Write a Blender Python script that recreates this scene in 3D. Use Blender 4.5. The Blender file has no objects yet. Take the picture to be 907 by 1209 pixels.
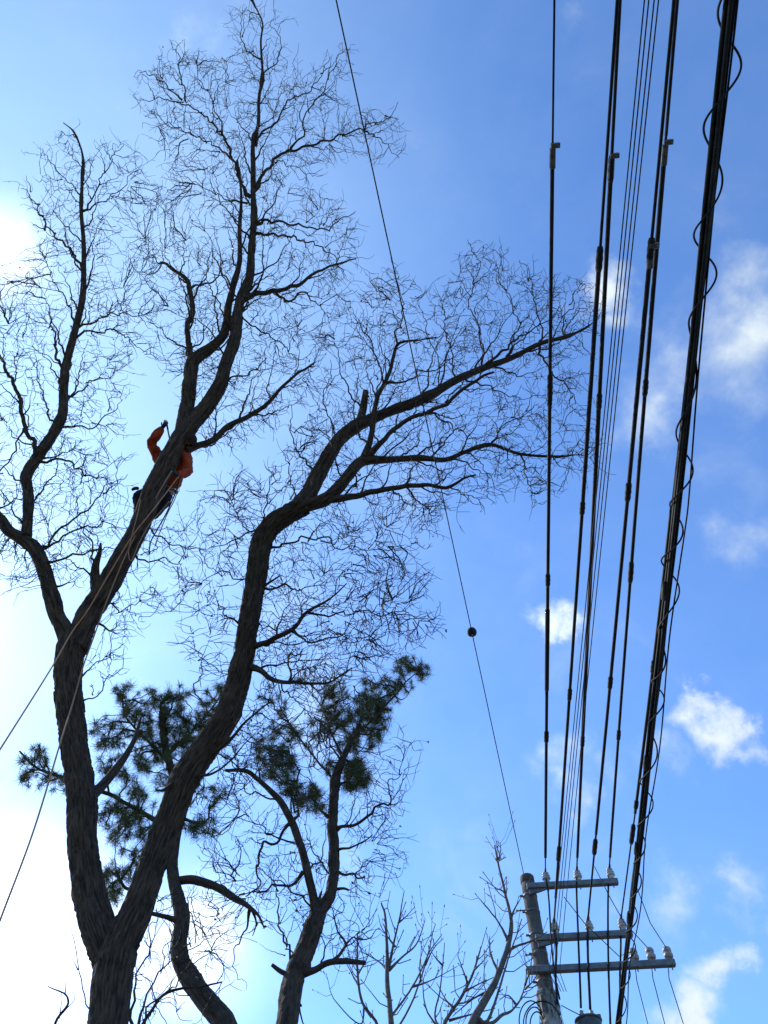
import bpy, bmesh, math, random
import numpy as np
from mathutils import Vector
rng = np.random.default_rng(7); random.seed(7)
S = bpy.context.scene; COL = S.collection
# ------------------------------------------------------------------ camera
TH = math.radians(59.0); FPX = 940.0; CAM = np.array([0, 0, 1.6])
FW = np.array([0, math.cos(TH), math.sin(TH)]); UP = np.array([0, -math.sin(TH), math.cos(TH)]); RT = np.array([1.0, 0, 0])
cd = bpy.data.cameras.new('camera'); cam = bpy.data.objects.new('camera', cd); COL.objects.link(cam)
cam.location = CAM; cam.rotation_euler = (math.pi/2 + TH, 0, 0)
cd.sensor_fit = 'VERTICAL'; cd.sensor_height = 36; cd.lens = FPX/1209*36; cd.clip_end = 5000; cd.clip_start = 0.05
S.camera = cam
def ray(px, py): return FW + RT*((px-453.5)/FPX) + UP*((604.5-py)/FPX)
def at(px, py, d): return CAM + ray(px, py)*d                       # a point at a distance along the view axis
def atZ(px, py, z): r = ray(px, py); return CAM + r*((z-1.6)/r[2])   # ... at a height
def atY(px, py, y): r = ray(px, py); return CAM + r*(y/r[1])         # ... at a distance along the ground
# ------------------------------------------------------------------ light
SUNV = at(-260, 760, 1)-CAM; SUNV = SUNV/np.linalg.norm(SUNV)
EL = math.asin(SUNV[2]); AZ = math.atan2(SUNV[0], SUNV[1])
W = bpy.data.worlds.new('World'); S.world = W; W.use_nodes = True
nt = W.node_tree; N = nt.nodes; L = nt.links; N.clear()
def nd(t, **k):
    n = N.new(t)
    for a, b in k.items(): setattr(n, a, b)
    return n
def mth(op, a, b=None, c=None, clamp=False):
    n = nd('ShaderNodeMath', operation=op, use_clamp=clamp)
    for i, v in enumerate((a, b, c)):
        if v is None: continue
        if isinstance(v, (int, float)): n.inputs[i].default_value = v
        else: L.new(v, n.inputs[i])
    return n.outputs[0]
out = nd('ShaderNodeOutputWorld'); bg = nd('ShaderNodeBackground'); L.new(bg.outputs[0], out.inputs[0])
sky = nd('ShaderNodeTexSky', sky_type='NISHITA', sun_disc=False, sun_elevation=EL, sun_rotation=AZ,
         air_density=1.0, dust_density=.5, ozone_density=2, altitude=50)
SKY = 0.15; bg.inputs[1].default_value = SKY
tc = nd('ShaderNodeTexCoord'); D = tc.outputs['Generated']
# veil of thin cirrus high on the sun's side
def falloff(v, rad):
    dt = nd('ShaderNodeVectorMath', operation='DOT_PRODUCT'); L.new(D, dt.inputs[0]); dt.inputs[1].default_value = v
    m_ = nd('ShaderNodeMapRange', interpolation_type='SMOOTHSTEP'); L.new(mth('ARCCOSINE', dt.outputs['Value']), m_.inputs[0])
    m_.inputs[1].default_value = 0; m_.inputs[2].default_value = rad; m_.inputs[3].default_value = 1; m_.inputs[4].default_value = 0; return m_.outputs[0]
VV = at(0, 330, 1)-CAM; veil = falloff(VV/np.linalg.norm(VV), .70); aur = falloff(SUNV, 1.1)
n1 = nd('ShaderNodeTexNoise'); n1.inputs['Scale'].default_value = 6; n1.inputs['Detail'].default_value = 7; n1.inputs['Roughness'].default_value = .55; n1.inputs['Distortion'].default_value = .35
L.new(D, n1.inputs['Vector'])
nw = nd('ShaderNodeTexNoise'); nw.inputs['Scale'].default_value = 9; nw.inputs['Detail'].default_value = 6; nw.inputs['Roughness'].default_value = .6; L.new(D, nw.inputs['Vector'])
w1 = nd('ShaderNodeVectorMath', operation='SUBTRACT'); L.new(nw.outputs['Color'], w1.inputs[0]); w1.inputs[1].default_value = (.5, .5, .5)
w2 = nd('ShaderNodeVectorMath', operation='SCALE'); L.new(w1.outputs[0], w2.inputs[0]); w2.inputs['Scale'].default_value = .16
w3 = nd('ShaderNodeVectorMath', operation='ADD'); L.new(w2.outputs[0], w3.inputs[0]); L.new(D, w3.inputs[1]); DW = w3.outputs[0]
n2 = nd('ShaderNodeTexNoise'); n2.inputs['Scale'].default_value = 26; n2.inputs['Detail'].default_value = 5; n2.inputs['Roughness'].default_value = .6
L.new(D, n2.inputs['Vector'])
nz = mth('ADD', mth('MULTIPLY', n1.outputs[0], .75), mth('MULTIPLY', n2.outputs[0], .25))
blobs = [  # px, py, radius px, strength
 (845,400,110,.62),(885,370,95,.66),(800,440,80,.55),(765,480,60,.5),(850,340,60,.4),(780,410,60,.45),(905,420,60,.5),(705,345,48,.85),(735,385,45,.5),
 (664,735,34,.8),(688,737,26,.6),(632,728,26,.35),(820,845,38,.95),(850,868,42,1.0),(878,888,30,.7),(795,895,45,.55),(770,930,40,.4),
 (672,900,50,.5),(668,950,45,.55),(720,930,40,.35),(625,905,40,.3),
 (862,1145,45,.85),(835,1180,50,.9),(790,1200,45,.6),(880,1055,50,.5),(800,1075,50,.42),(740,1070,40,.3),
 (-18,285,60,.35),(5,262,36,.3),(25,1120,90,.9),(-60,1140,120,1.0),(95,1120,75,.7),(30,1165,80,.7),(30,1050,70,.6),
 (235,1120,66,.75),(195,1165,60,.6),(265,1090,40,.4),(15,920,50,.3),(250,55,34,.34),(675,10,40,.25),(890,640,60,.4),(850,620,40,.3),(215,40,30,.25)]
dens = None
for (bx, by, br, bs) in blobs:
    v = at(bx, by, 1)-CAM; l = np.linalg.norm(v); v = v/l
    r = br/FPX/l
    dn = nd('ShaderNodeVectorMath', operation='DISTANCE'); L.new(DW, dn.inputs[0]); dn.inputs[1].default_value = v
    t = mth('MULTIPLY', mth('SUBTRACT', 1.0, mth('DIVIDE', dn.outputs['Value'], r), clamp=True), bs)
    dens = t if dens is None else mth('SMOOTH_MAX', dens, t, .12)
gen = mth('MULTIPLY', mth('SUBTRACT', n1.outputs[0], .60, clamp=True), 1.0)       # stray wisps all over the sky
cl = mth('ADD', mth('MULTIPLY', dens, mth('ADD', mth('MULTIPLY', mth('SUBTRACT', nz, .5), 4.5), 1.15)), gen)
mr = nd('ShaderNodeMapRange', interpolation_type='SMOOTHSTEP'); L.new(cl, mr.inputs[0]); mr.inputs[1].default_value = .02; mr.inputs[2].default_value = 1.02
def pxd(x, y): v = at(x, y, 1)-CAM; return v/np.linalg.norm(v)
glow = mth('ADD', mth('MULTIPLY', falloff(pxd(-12, 296), .08), 3.6), mth('MULTIPLY', mth('POWER', falloff(pxd(0, 1120), .175), 1.1), 9.0))
glow = mth('ADD', glow, mth('MULTIPLY', falloff(pxd(225, 1130), .12), 3.0)); glow = mth('MULTIPLY', glow, mth('ADD', .35, mth('MULTIPLY', nz, 1.3)))
gl = nd('ShaderNodeVectorMath', operation='SCALE'); gl.inputs[0].default_value = (1, .95, .9); L.new(glow, gl.inputs['Scale'])
aurc = nd('ShaderNodeVectorMath', operation='SCALE'); aurc.inputs[0].default_value = (1.2, 1.5, .8); L.new(veil, aurc.inputs['Scale'])
grade = nd('ShaderNodeVectorMath', operation='MULTIPLY'); L.new(sky.outputs[0], grade.inputs[0]); grade.inputs[1].default_value = (.80, 1.15, 1.57)
sk = nd('ShaderNodeVectorMath', operation='ADD'); L.new(grade.outputs[0], sk.inputs[0]); 
sk2 = nd('ShaderNodeVectorMath', operation='ADD'); L.new(aurc.outputs[0], sk2.inputs[0]); L.new(gl.outputs[0], sk2.inputs[1]); L.new(sk2.outputs[0], sk.inputs[1])
cb = mth('ADD', 4.3, mth('MULTIPLY', aur, 7.0))
cc = nd('ShaderNodeVectorMath', operation='SCALE'); cc.inputs[0].default_value = (.92, 1.04, 1.1); L.new(cb, cc.inputs['Scale'])
mx = nd('ShaderNodeMix', data_type='RGBA'); L.new(mr.outputs[0], mx.inputs[0]); L.new(sk.outputs[0], mx.inputs[6]); L.new(cc.outputs[0], mx.inputs[7])
L.new(mx.outputs[2], bg.inputs[0])
sd = bpy.data.lights.new('sun', 'SUN'); sd.energy = 3.0; sd.angle = math.radians(.6); sd.color = (1, .95, .87)
so = bpy.data.objects.new('sun', sd); COL.objects.link(so); so.location = (-8, 8, 30)
so.rotation_euler = Vector(SUNV).to_track_quat('Z', 'Y').to_euler()
S.view_settings.view_transform = 'Standard'; S.view_settings.look = 'None'; S.view_settings.exposure = 0.5
S.view_settings.gamma = 1; S.view_settings.use_curve_mapping = False
S.render.engine = 'CYCLES'
# ------------------------------------------------------------------ materials
def mat(name, c1, c2=None, rough=.8, scale=8, stretch=(1, 1, 1), bump=0, metal=0, uv=False, detail=6, contrast=(.35, .65), spec=.3, bdist=.02):
    m = bpy.data.materials.new(name); m.use_nodes = True
    nt = m.node_tree; b = nt.nodes['Principled BSDF']
    b.inputs['Roughness'].default_value = rough; b.inputs['Metallic'].default_value = metal
    b.inputs['Specular IOR Level'].default_value = spec
    b.inputs['Base Color'].default_value = (*c1, 1)
    if c2 is None: return m
    t = nt.nodes.new('ShaderNodeTexCoord'); mp = nt.nodes.new('ShaderNodeMapping'); mp.inputs['Scale'].default_value = stretch
    nt.links.new(t.outputs['UV' if uv else 'Object'], mp.inputs[0])
    n = nt.nodes.new('ShaderNodeTexNoise'); n.inputs['Scale'].default_value = scale; n.inputs['Detail'].default_value = detail; n.inputs['Roughness'].default_value = .65
    nt.links.new(mp.outputs[0], n.inputs['Vector'])
    r = nt.nodes.new('ShaderNodeValToRGB'); r.color_ramp.elements[0].position = contrast[0]; r.color_ramp.elements[1].position = contrast[1]
    r.color_ramp.elements[0].color = (*c1, 1); r.color_ramp.elements[1].color = (*c2, 1)
    nt.links.new(n.outputs[0], r.inputs[0]); nt.links.new(r.outputs[0], b.inputs['Base Color'])
    if bump:
        bp = nt.nodes.new('ShaderNodeBump'); bp.inputs['Strength'].default_value = bump; bp.inputs['Distance'].default_value = bdist
        nt.links.new(n.outputs[0], bp.inputs['Height']); nt.links.new(bp.outputs[0], b.inputs['Normal'])
    return m
M = dict(
 bark=mat('willow bark', (.020, .013, .0085), (.130, .082, .050), .95, 1.0, (42, 3.6, 1), 1.0, uv=True, bdist=.06, contrast=(.38, .66)),
 twig=mat('willow twig', (.02, .015, .012), (.05, .036, .027), .8, 3),
 pbark=mat('pine bark', (.022, .015, .011), (.10, .07, .049), .9, 1.0, (20, 5, 1), 1.0, uv=True, bdist=.04),
 sbark=mat('sapling bark', (.07, .055, .045), (.17, .14, .12), .8, 1.0, (10, 8, 1), .5, uv=True),
 needle=mat('pine needles', (.055, .075, .022), (.16, .165, .06), .6, 2.5),
 leaf=mat('withered leaves', (.06, .035, .02), (.13, .08, .045), .8, 5),
 cable=mat('black cable sheath', (.006, .006, .007), (.014, .014, .015), .7, 12, spec=.2),
 sleeve=mat('weathered black insulation', (.007, .007, .008), (.024, .023, .022), .7, 9, spec=.2),
 copper=mat('bare dark wire', (.012, .011, .011), (.02, .02, .02), .7, 20, spec=.2),
 concrete=mat('pole concrete', (.06, .048, .040), (.175, .155, .135), .9, 1.0, (5, 2.2, 1), .5, uv=True),
 cap=mat('rusty cap', (.06, .04, .03), (.11, .08, .06), .8, 14),
 wrap=mat('peeling pole wrap', (.07, .065, .055), (.36, .34, .31), .9, 1.0, (9, 3, 1), .9, uv=True, contrast=(.42, .58)),
 steel=mat('galvanised steel', (.11, .115, .12), (.21, .215, .22), .6, 6, (1, 1, 1), .1, metal=.3),
 dsteel=mat('dull steel band', (.08, .08, .08), (.18, .18, .18), .5, 20, metal=.5),
 porc=mat('grey porcelain', (.30, .27, .25), (.52, .49, .46), .35, 10, spec=.5),
 porcd=mat('stained porcelain', (.16, .13, .12), (.42, .38, .35), .45, 18, spec=.5),
 tank=mat('transformer paint', (.05, .055, .055), (.1, .105, .105), .5, 7),
 orange=mat('orange work jacket', (.27, .032, .010), (.40, .058, .017), .85, 9, bump=.4),
 trous=mat('dark navy trousers', (.010, .012, .02), (.022, .026, .04), .9, 9, bump=.4),
 glove=mat('dark gloves', (.02, .03, .035), (.04, .055, .06), .8, 20),
 boot=mat('black boots', (.01, .01, .01), (.025, .022, .02), .6, 20),
 skin=mat('skin', (.42, .24, .17), (.5, .3, .22), .6, 10),
 helmet=mat('dark red helmet', (.03, .012, .010), (.045, .018, .014), .75, 10, spec=.15),
 strap=mat('harness webbing', (.03, .03, .03), (.07, .06, .05), .8, 30),
 rope=mat('tan climbing rope', (.36, .15, .07), (.60, .29, .15), .9, 60),
 rope2=mat('greyish rope', (.28, .14, .08), (.46, .26, .16), .9, 60),
 metalm=mat('blade steel', (.2, .2, .2), (.3, .3, .3), .35, 10, metal=.8),
 ground=mat('ground', (.10, .085, .055), (.16, .14, .09), .95, .7, bump=.4),
 asphalt=mat('asphalt', (.04, .04, .042), (.065, .065, .066), .9, 30),
)
# ------------------------------------------------------------------ mesh helpers
class MB:
    def __init__(s): s.v = []; s.f = []; s.uv = []; s.n = 0
    def add(s, v, f, uv=None):
        v = np.asarray(v, float); f = [np.asarray(q, int)+s.n for q in f] if not isinstance(f, np.ndarray) else f+s.n
        s.v.append(v); s.f.append(f)
        s.uv.append(np.asarray(uv, float) if uv is not None else v[:, :2]*1.0)
        s.n += len(v)
    def build(s, name, m, parent=None, smooth=True, kind=None, origin=None):
        V = np.concatenate(s.v)
        root = parent
        while root is not None and root.parent is not None: root = root.parent
        if root is not None: org = np.array(root.location)
        elif origin is not None: org = np.asarray(origin, float)
        else: org = np.zeros(3)
        me = bpy.data.meshes.new(name); me.vertices.add(len(V)); me.vertices.foreach_set('co', (V-org).astype(np.float32).ravel())
        loops = []; tot = []
        for f in s.f:
            if isinstance(f, np.ndarray) and f.ndim == 2: loops.append(f.ravel()); tot.append(np.full(len(f), f.shape[1]))
            else:
                for q in f: loops.append(np.asarray(q)); tot.append(np.array([len(q)]))
        loops = np.concatenate(loops).astype(np.int32); tot = np.concatenate(tot).astype(np.int32)
        me.loops.add(len(loops)); me.loops.foreach_set('vertex_index', loops)
        me.polygons.add(len(tot)); st = np.concatenate(([0], np.cumsum(tot)[:-1])).astype(np.int32)
        me.polygons.foreach_set('loop_start', st); me.polygons.foreach_set('loop_total', tot)
        me.polygons.foreach_set('use_smooth', np.full(len(tot), smooth))
        UV = np.concatenate(s.uv); l = me.uv_layers.new(name='UVMap'); l.data.foreach_set('uv', UV[loops].astype(np.float32).ravel())
        me.materials.append(m); me.update(calc_edges=True); me.validate()
        o = bpy.data.objects.new(name, me); COL.objects.link(o)
        if parent is not None: o.parent = parent
        else: o.location = org
        if kind: o['kind'] = kind
        return o
def nrm(v): return v/(np.linalg.norm(v, axis=-1, keepdims=True)+1e-12)
def frames(P):
    T = np.gradient(P, axis=0); T = nrm(T)
    a = np.array([0, 0, 1.0]) if abs(T[0][2]) < .9 else np.array([1.0, 0, 0])
    A = np.zeros_like(P); u = nrm(np.cross(T[0], a))
    for i in range(len(P)):
        u = u - T[i]*np.dot(u, T[i]); u = u/(np.linalg.norm(u)+1e-12); A[i] = u
    return T, A, np.cross(T, A)
def tube(mb, P, R, n=8, rough=0., cap=True, tex=1.0, ridges=0, seed=0):
    P = np.asarray(P, float); R = np.broadcast_to(np.asarray(R, float), (len(P),)).copy()
    if ridges:
        s = np.concatenate(([0], np.cumsum(np.linalg.norm(np.diff(P, axis=0), axis=1)))); q = np.linspace(0, s[-1], max(len(P), int(s[-1]/.035)))
        P = np.stack([np.interp(q, s, P[:, c]) for c in range(3)], 1); R = np.interp(q, s, R)
    T, A, B = frames(P)
    s = np.concatenate(([0], np.cumsum(np.linalg.norm(np.diff(P, axis=0), axis=1))))
    th = np.arange(n)*2*math.pi/n
    rr = np.repeat(R[:, None], n, 1)
    if rough:
        g = np.random.default_rng(seed+int(abs(P[0][0])*997))
        ph = g.random(8)*6.28
        w = .5*np.sin(2*th[None]+ph[0]+s[:, None]*1.1)+.4*np.sin(3*th[None]+ph[1]-s[:, None]*1.7)+.35*np.sin(s[:, None]*5.3+ph[2]+th[None])+.3*np.sin(s[:, None]*11+ph[3]+2*th[None])
        rr = rr*(1+rough*w)
        if ridges:
            k = g.standard_normal((len(P), n)); a_ = k.copy()                  # furrowed bark: long plates between cracks
            for q in range(1, len(P)): a_[q] = .86*a_[q-1]+.5*k[q]
            fur = np.abs(np.sin(th[None]*round(n/5)+2.2*np.sin(s[:, None]*3.1+ph[4])+a_*.9+1.2*np.sin(s[:, None]*9+ph[5])))
            for _ in range(int(s[-1]/.9)):                                       # knots and old branch scars
                s0 = g.uniform(.2, s[-1]); t0 = g.uniform(0, 6.28); sg = g.uniform(.05, .11); dd = (s[:, None]-s0)**2+((np.abs((th[None]-t0+math.pi) % (2*math.pi)-math.pi))*rr)**2
                rr = rr+min(.035, .25*R.mean())*(np.exp(-dd/(2*sg*sg))-.7*np.exp(-dd/(2*(sg*.4)**2)))
            rr = rr*(1+ridges*a_*.8)+ridges*1.1*(fur-.6)*np.clip(rr/.1, 0, 1.3)
    V = P[:, None]+A[:, None]*(np.cos(th)[None, :, None]*rr[..., None])+B[:, None]*(np.sin(th)[None, :, None]*rr[..., None])
    V = V.reshape(-1, 3); m = len(P)
    i = np.arange(m-1)[:, None]*n; j = np.arange(n)[None]; k = (j+1) % n
    F = np.stack([i+j, i+k, i+n+k, i+n+j], -1).reshape(-1, 4)
    u = np.minimum(th, 2*math.pi-th)/math.pi
    uv = np.stack([np.repeat((u*max(R.mean(), .02)*3.1)[None], m, 0), np.repeat(s[:, None], n, 1)], -1).reshape(-1, 2)*tex
    mb.add(V, F, uv)
    if cap:
        for c, e in ((0, False), (m-1, True)):
            q = [c*n+a+mb.n-len(V) for a in range(n)]
            mb.f.append([np.array(q if e else q[::-1])])
def catmull(P, k):
    P = np.asarray(P, float)
    if len(P) < 3: t = np.linspace(0, 1, k*(len(P)-1)+1)[:, None]; return P[0]*(1-t)+P[-1]*t
    Q = np.vstack([2*P[0]-P[1], P, 2*P[-1]-P[-2]]); o = []
    for i in range(1, len(Q)-2):
        for t in np.arange(k)/k:
            o.append(.5*((2*Q[i])+(-Q[i-1]+Q[i+1])*t+(2*Q[i-1]-5*Q[i]+4*Q[i+1]-Q[i+2])*t*t+(-Q[i-1]+3*Q[i]-3*Q[i+1]+Q[i+2])*t**3))
    o.append(P[-1]); return np.array(o)
def lathe(mb, base, axis, prof, n=16):
    axis = nrm(np.asarray(axis, float)); a = np.array([1.0, 0, 0]) if abs(axis[0]) < .8 else np.array([0, 1.0, 0])
    u = nrm(np.cross(axis, a)); w = np.cross(axis, u); th = np.arange(n)*2*math.pi/n; V = []; base = np.asarray(base, float)
    for r, h in prof:
        for t in th: V.append(base+axis*h+(u*math.cos(t)+w*math.sin(t))*max(r, 1e-4))
    m = len(prof); i = np.arange(m-1)[:, None]*n; j = np.arange(n)[None]; k = (j+1) % n
    mb.add(V, np.stack([i+j, i+k, i+n+k, i+n+j], -1).reshape(-1, 4))
    b = mb.n-len(V); mb.f.append([np.array([b+q for q in range(n)][::-1])]); mb.f.append([np.array([b+(m-1)*n+q for q in range(n)])])
def box(mb, c, ax, ay, az, bev=.006):
    c = np.asarray(c, float); bm = bmesh.new(); bmesh.ops.create_cube(bm, size=2)
    lx, ly, lz = (np.linalg.norm(a) for a in (ax, ay, az))
    for v in bm.verts: v.co = Vector((v.co.x*lx, v.co.y*ly, v.co.z*lz))
    if bev: bmesh.ops.bevel(bm, geom=bm.edges[:], offset=bev, segments=1, affect='EDGES')
    R = np.array([nrm(np.asarray(ax, float)), nrm(np.asarray(ay, float)), nrm(np.asarray(az, float))])
    V = np.array([v.co[:] for v in bm.verts])@R+c; bm.verts.index_update()
    F = [np.array([v.index for v in f.verts]) for f in bm.faces]; bm.free()
    n0 = mb.n; mb.v.append(V); mb.uv.append(V[:, :2]); mb.n += len(V); mb.f.append([f+n0 for f in F])
def tag(o, label, cat, group=None, kind=None):
    o['label'] = label; o['category'] = cat
    if group: o['group'] = group
    if kind: o['kind'] = kind
    return o
def thing(name, loc, label, cat, group=None):
    o = bpy.data.objects.new(name, None); COL.objects.link(o); o.location = loc; o.empty_display_size = .3
    return tag(o, label, cat, group)
# ------------------------------------------------------------------ ground and road (below the frame)
mb = MB(); g = np.linspace(-1, 1, 41); g = np.sign(g)*np.abs(g)**2.2*1500
X, Y = np.meshgrid(g, g); Zg = np.where(np.hypot(X, Y) > 60, .4*np.sin(X*.011)*np.cos(Y*.013), 0)-.02
i = np.arange(40)[:, None]*41+np.arange(40)[None]
mb.add(np.stack([X, Y, Zg], -1).reshape(-1, 3), np.stack([i, i+1, i+42, i+41], -1).reshape(-1, 4)); mb.build('ground', M['ground'], kind='structure')
dirw = nrm(np.array([.0933, 1, 0])); perp = np.array([dirw[1], -dirw[0], 0])
def strip(name, off, w, z0, z1, m):
    mb = MB(); c = np.array([3.0, 15.2, 0])+perp*off
    box(mb, c+dirw*10+np.array([0, 0, (z0+z1)/2]), dirw*160, perp*w/2, np.array([0, 0, (z1-z0)/2]), 0); return mb.build(name, m, kind='structure', smooth=False)
strip('road', 5.2, 7, -.1, .02, M['asphalt']); strip('pavement', .4, 2.4, -.1, .14, M['concrete'])
# ------------------------------------------------------------------ trees
SPOTS = {}
def dline(d0, k): return lambda y: d0+k*(1209-y)
class Tree:
    """traced limbs with true depth; twigs grown between points scattered through the crown"""
    def __init__(s, name, label, cat, base_px, d0, k, bark, twig, group=None):
        s.dfun = dline(d0, k); s.bark = bark; s.twig = twig; s.nodes = []; s.limbs = []; s.curly = name != 'young_tree'
        b = at(*base_px, s.dfun(base_px[1])); s.base = b.copy()
        s.root = thing(name, (b[0], b[1], 0), label, cat, group)
    def near_d(s, px, py):
        N_ = s.arr; i = np.argmin((N_[:, 0]-px)**2+(N_[:, 1]-py)**2); return N_[i, 2]
    def limb(s, name, pts, dz=0., start=None, k=1.0, sides=8, rough=.06, ridges=0., wig=0., down=False, sub=5):
        pts = [p if len(p) == 3 else (*p, None) for p in pts]
        d0 = s.dfun(pts[0][1]) if start is None else (s.near_d(pts[0][0], pts[0][1]) if start == 'auto' else start)
        ws = [p[2] for p in pts]
        ids = [i for i, w in enumerate(ws) if w is not None]; ws = np.interp(range(len(ws)), ids, [ws[i] for i in ids])
        n = len(pts); C = []
        for i, p in enumerate(pts):
            t = i/(n-1); d = d0+(s.dfun(p[1])-s.dfun(pts[0][1]))*k+dz*t
            C.append((p[0], p[1], d, ws[i]))
        Cc = catmull(np.array(C), sub)
        P = np.array([at(c[0], c[1], c[2]) for c in Cc]); R = Cc[:, 3]/2/FPX*Cc[:, 2]; s.limbs.append(Cc)
        if start == 'auto' and len(R) > 6 and pts[0][2] < 9.5 and 'stub' not in name: R[:5] *= np.array([1.5, 1.42, 1.28, 1.14, 1.05])      # branch collar
        if wig:
            ss = np.concatenate(([0], np.cumsum(np.linalg.norm(np.diff(P, axis=0), axis=1))))
            fd = np.clip(ss/.2, 0, 1)[:, None]
            P = P+field(P)*wig*fd
        if down:
            b = P[0]; m = 7; t = np.linspace(0, 1, m)[:-1][:, None]
            g0 = np.array([s.root.location[0], s.root.location[1], -.15])
            lo = g0*(1-t)+b*t; r0 = R[0]*(1+.55*(1-t[:, 0])**2.5+.1*(1-t[:, 0]))
            P = np.vstack([lo, P]); R = np.concatenate([r0, R])
        mbb = MB(); tube(mbb, P, R, sides, rough, ridges=ridges, seed=len(s.nodes))
        o = mbb.build(name, s.bark, s.root)
        for c, r in zip(Cc, R[-len(Cc):]): s.nodes.append((c[0], c[1], c[2], r))
        s.arr = np.array(s.nodes); return o
PH = rng.random((6, 3, 3))*6.28; KV = rng.standard_normal((6, 3, 3))
def field(P):
    o = np.zeros_like(P)
    for i, (wl, am) in enumerate(((.55, .028), (.34, .030), (.22, .024), (.15, .015), (1.1, .05), (.10, .007))):
        for c in range(3):
            kv = KV[i, c]/np.linalg.norm(KV[i, c])*6.283/wl
            o[:, c] += am*np.sin(P@kv+PH[i, c, 0])
    return o
def inpoly(pts, poly):
    x, y = pts[:, 0], pts[:, 1]; r = np.zeros(len(pts), bool); n = len(poly); j = n-1
    for i in range(n):
        xi, yi = poly[i]; xj, yj = poly[j]
        c = ((yi > y) != (yj > y)) & (x < (xj-xi)*(y-yi)/(yj-yi+1e-9)+xi); r ^= c; j = i
    return r
def scatter(tree, polys, minr=0.):
    """points through the crown volume: density per polygon, depth spread growing away from the limbs"""
    out = []
    for poly, cell, spread in polys:
        p = np.array(poly, float); lo, hi = p.min(0)-8, p.max(0)+8
        n = int((hi-lo).prod()/cell); q = lo+rng.random((n, 2))*(hi-lo)
        q2 = q+rng.standard_normal((n, 2))*7
        q = q[inpoly(q2, poly)]
        cl = np.sin(q[:, 0]*.11+1.3*np.sin(q[:, 1]*.07))*np.sin(q[:, 1]*.09+1.7*np.sin(q[:, 0]*.05))
        q = q[rng.random(len(q)) < .60+.62*cl]
        A = tree.arr
        for x, y in q:
            dd = (A[:, 0]-x)**2+(A[:, 1]-y)**2; i = np.argmin(dd); dist = math.sqrt(dd[i])
            d = A[i, 2]+rng.normal()*(.12+spread*min(dist, 70)*.012)
            out.append(at(x, y, d))
    return np.array(out)
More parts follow.
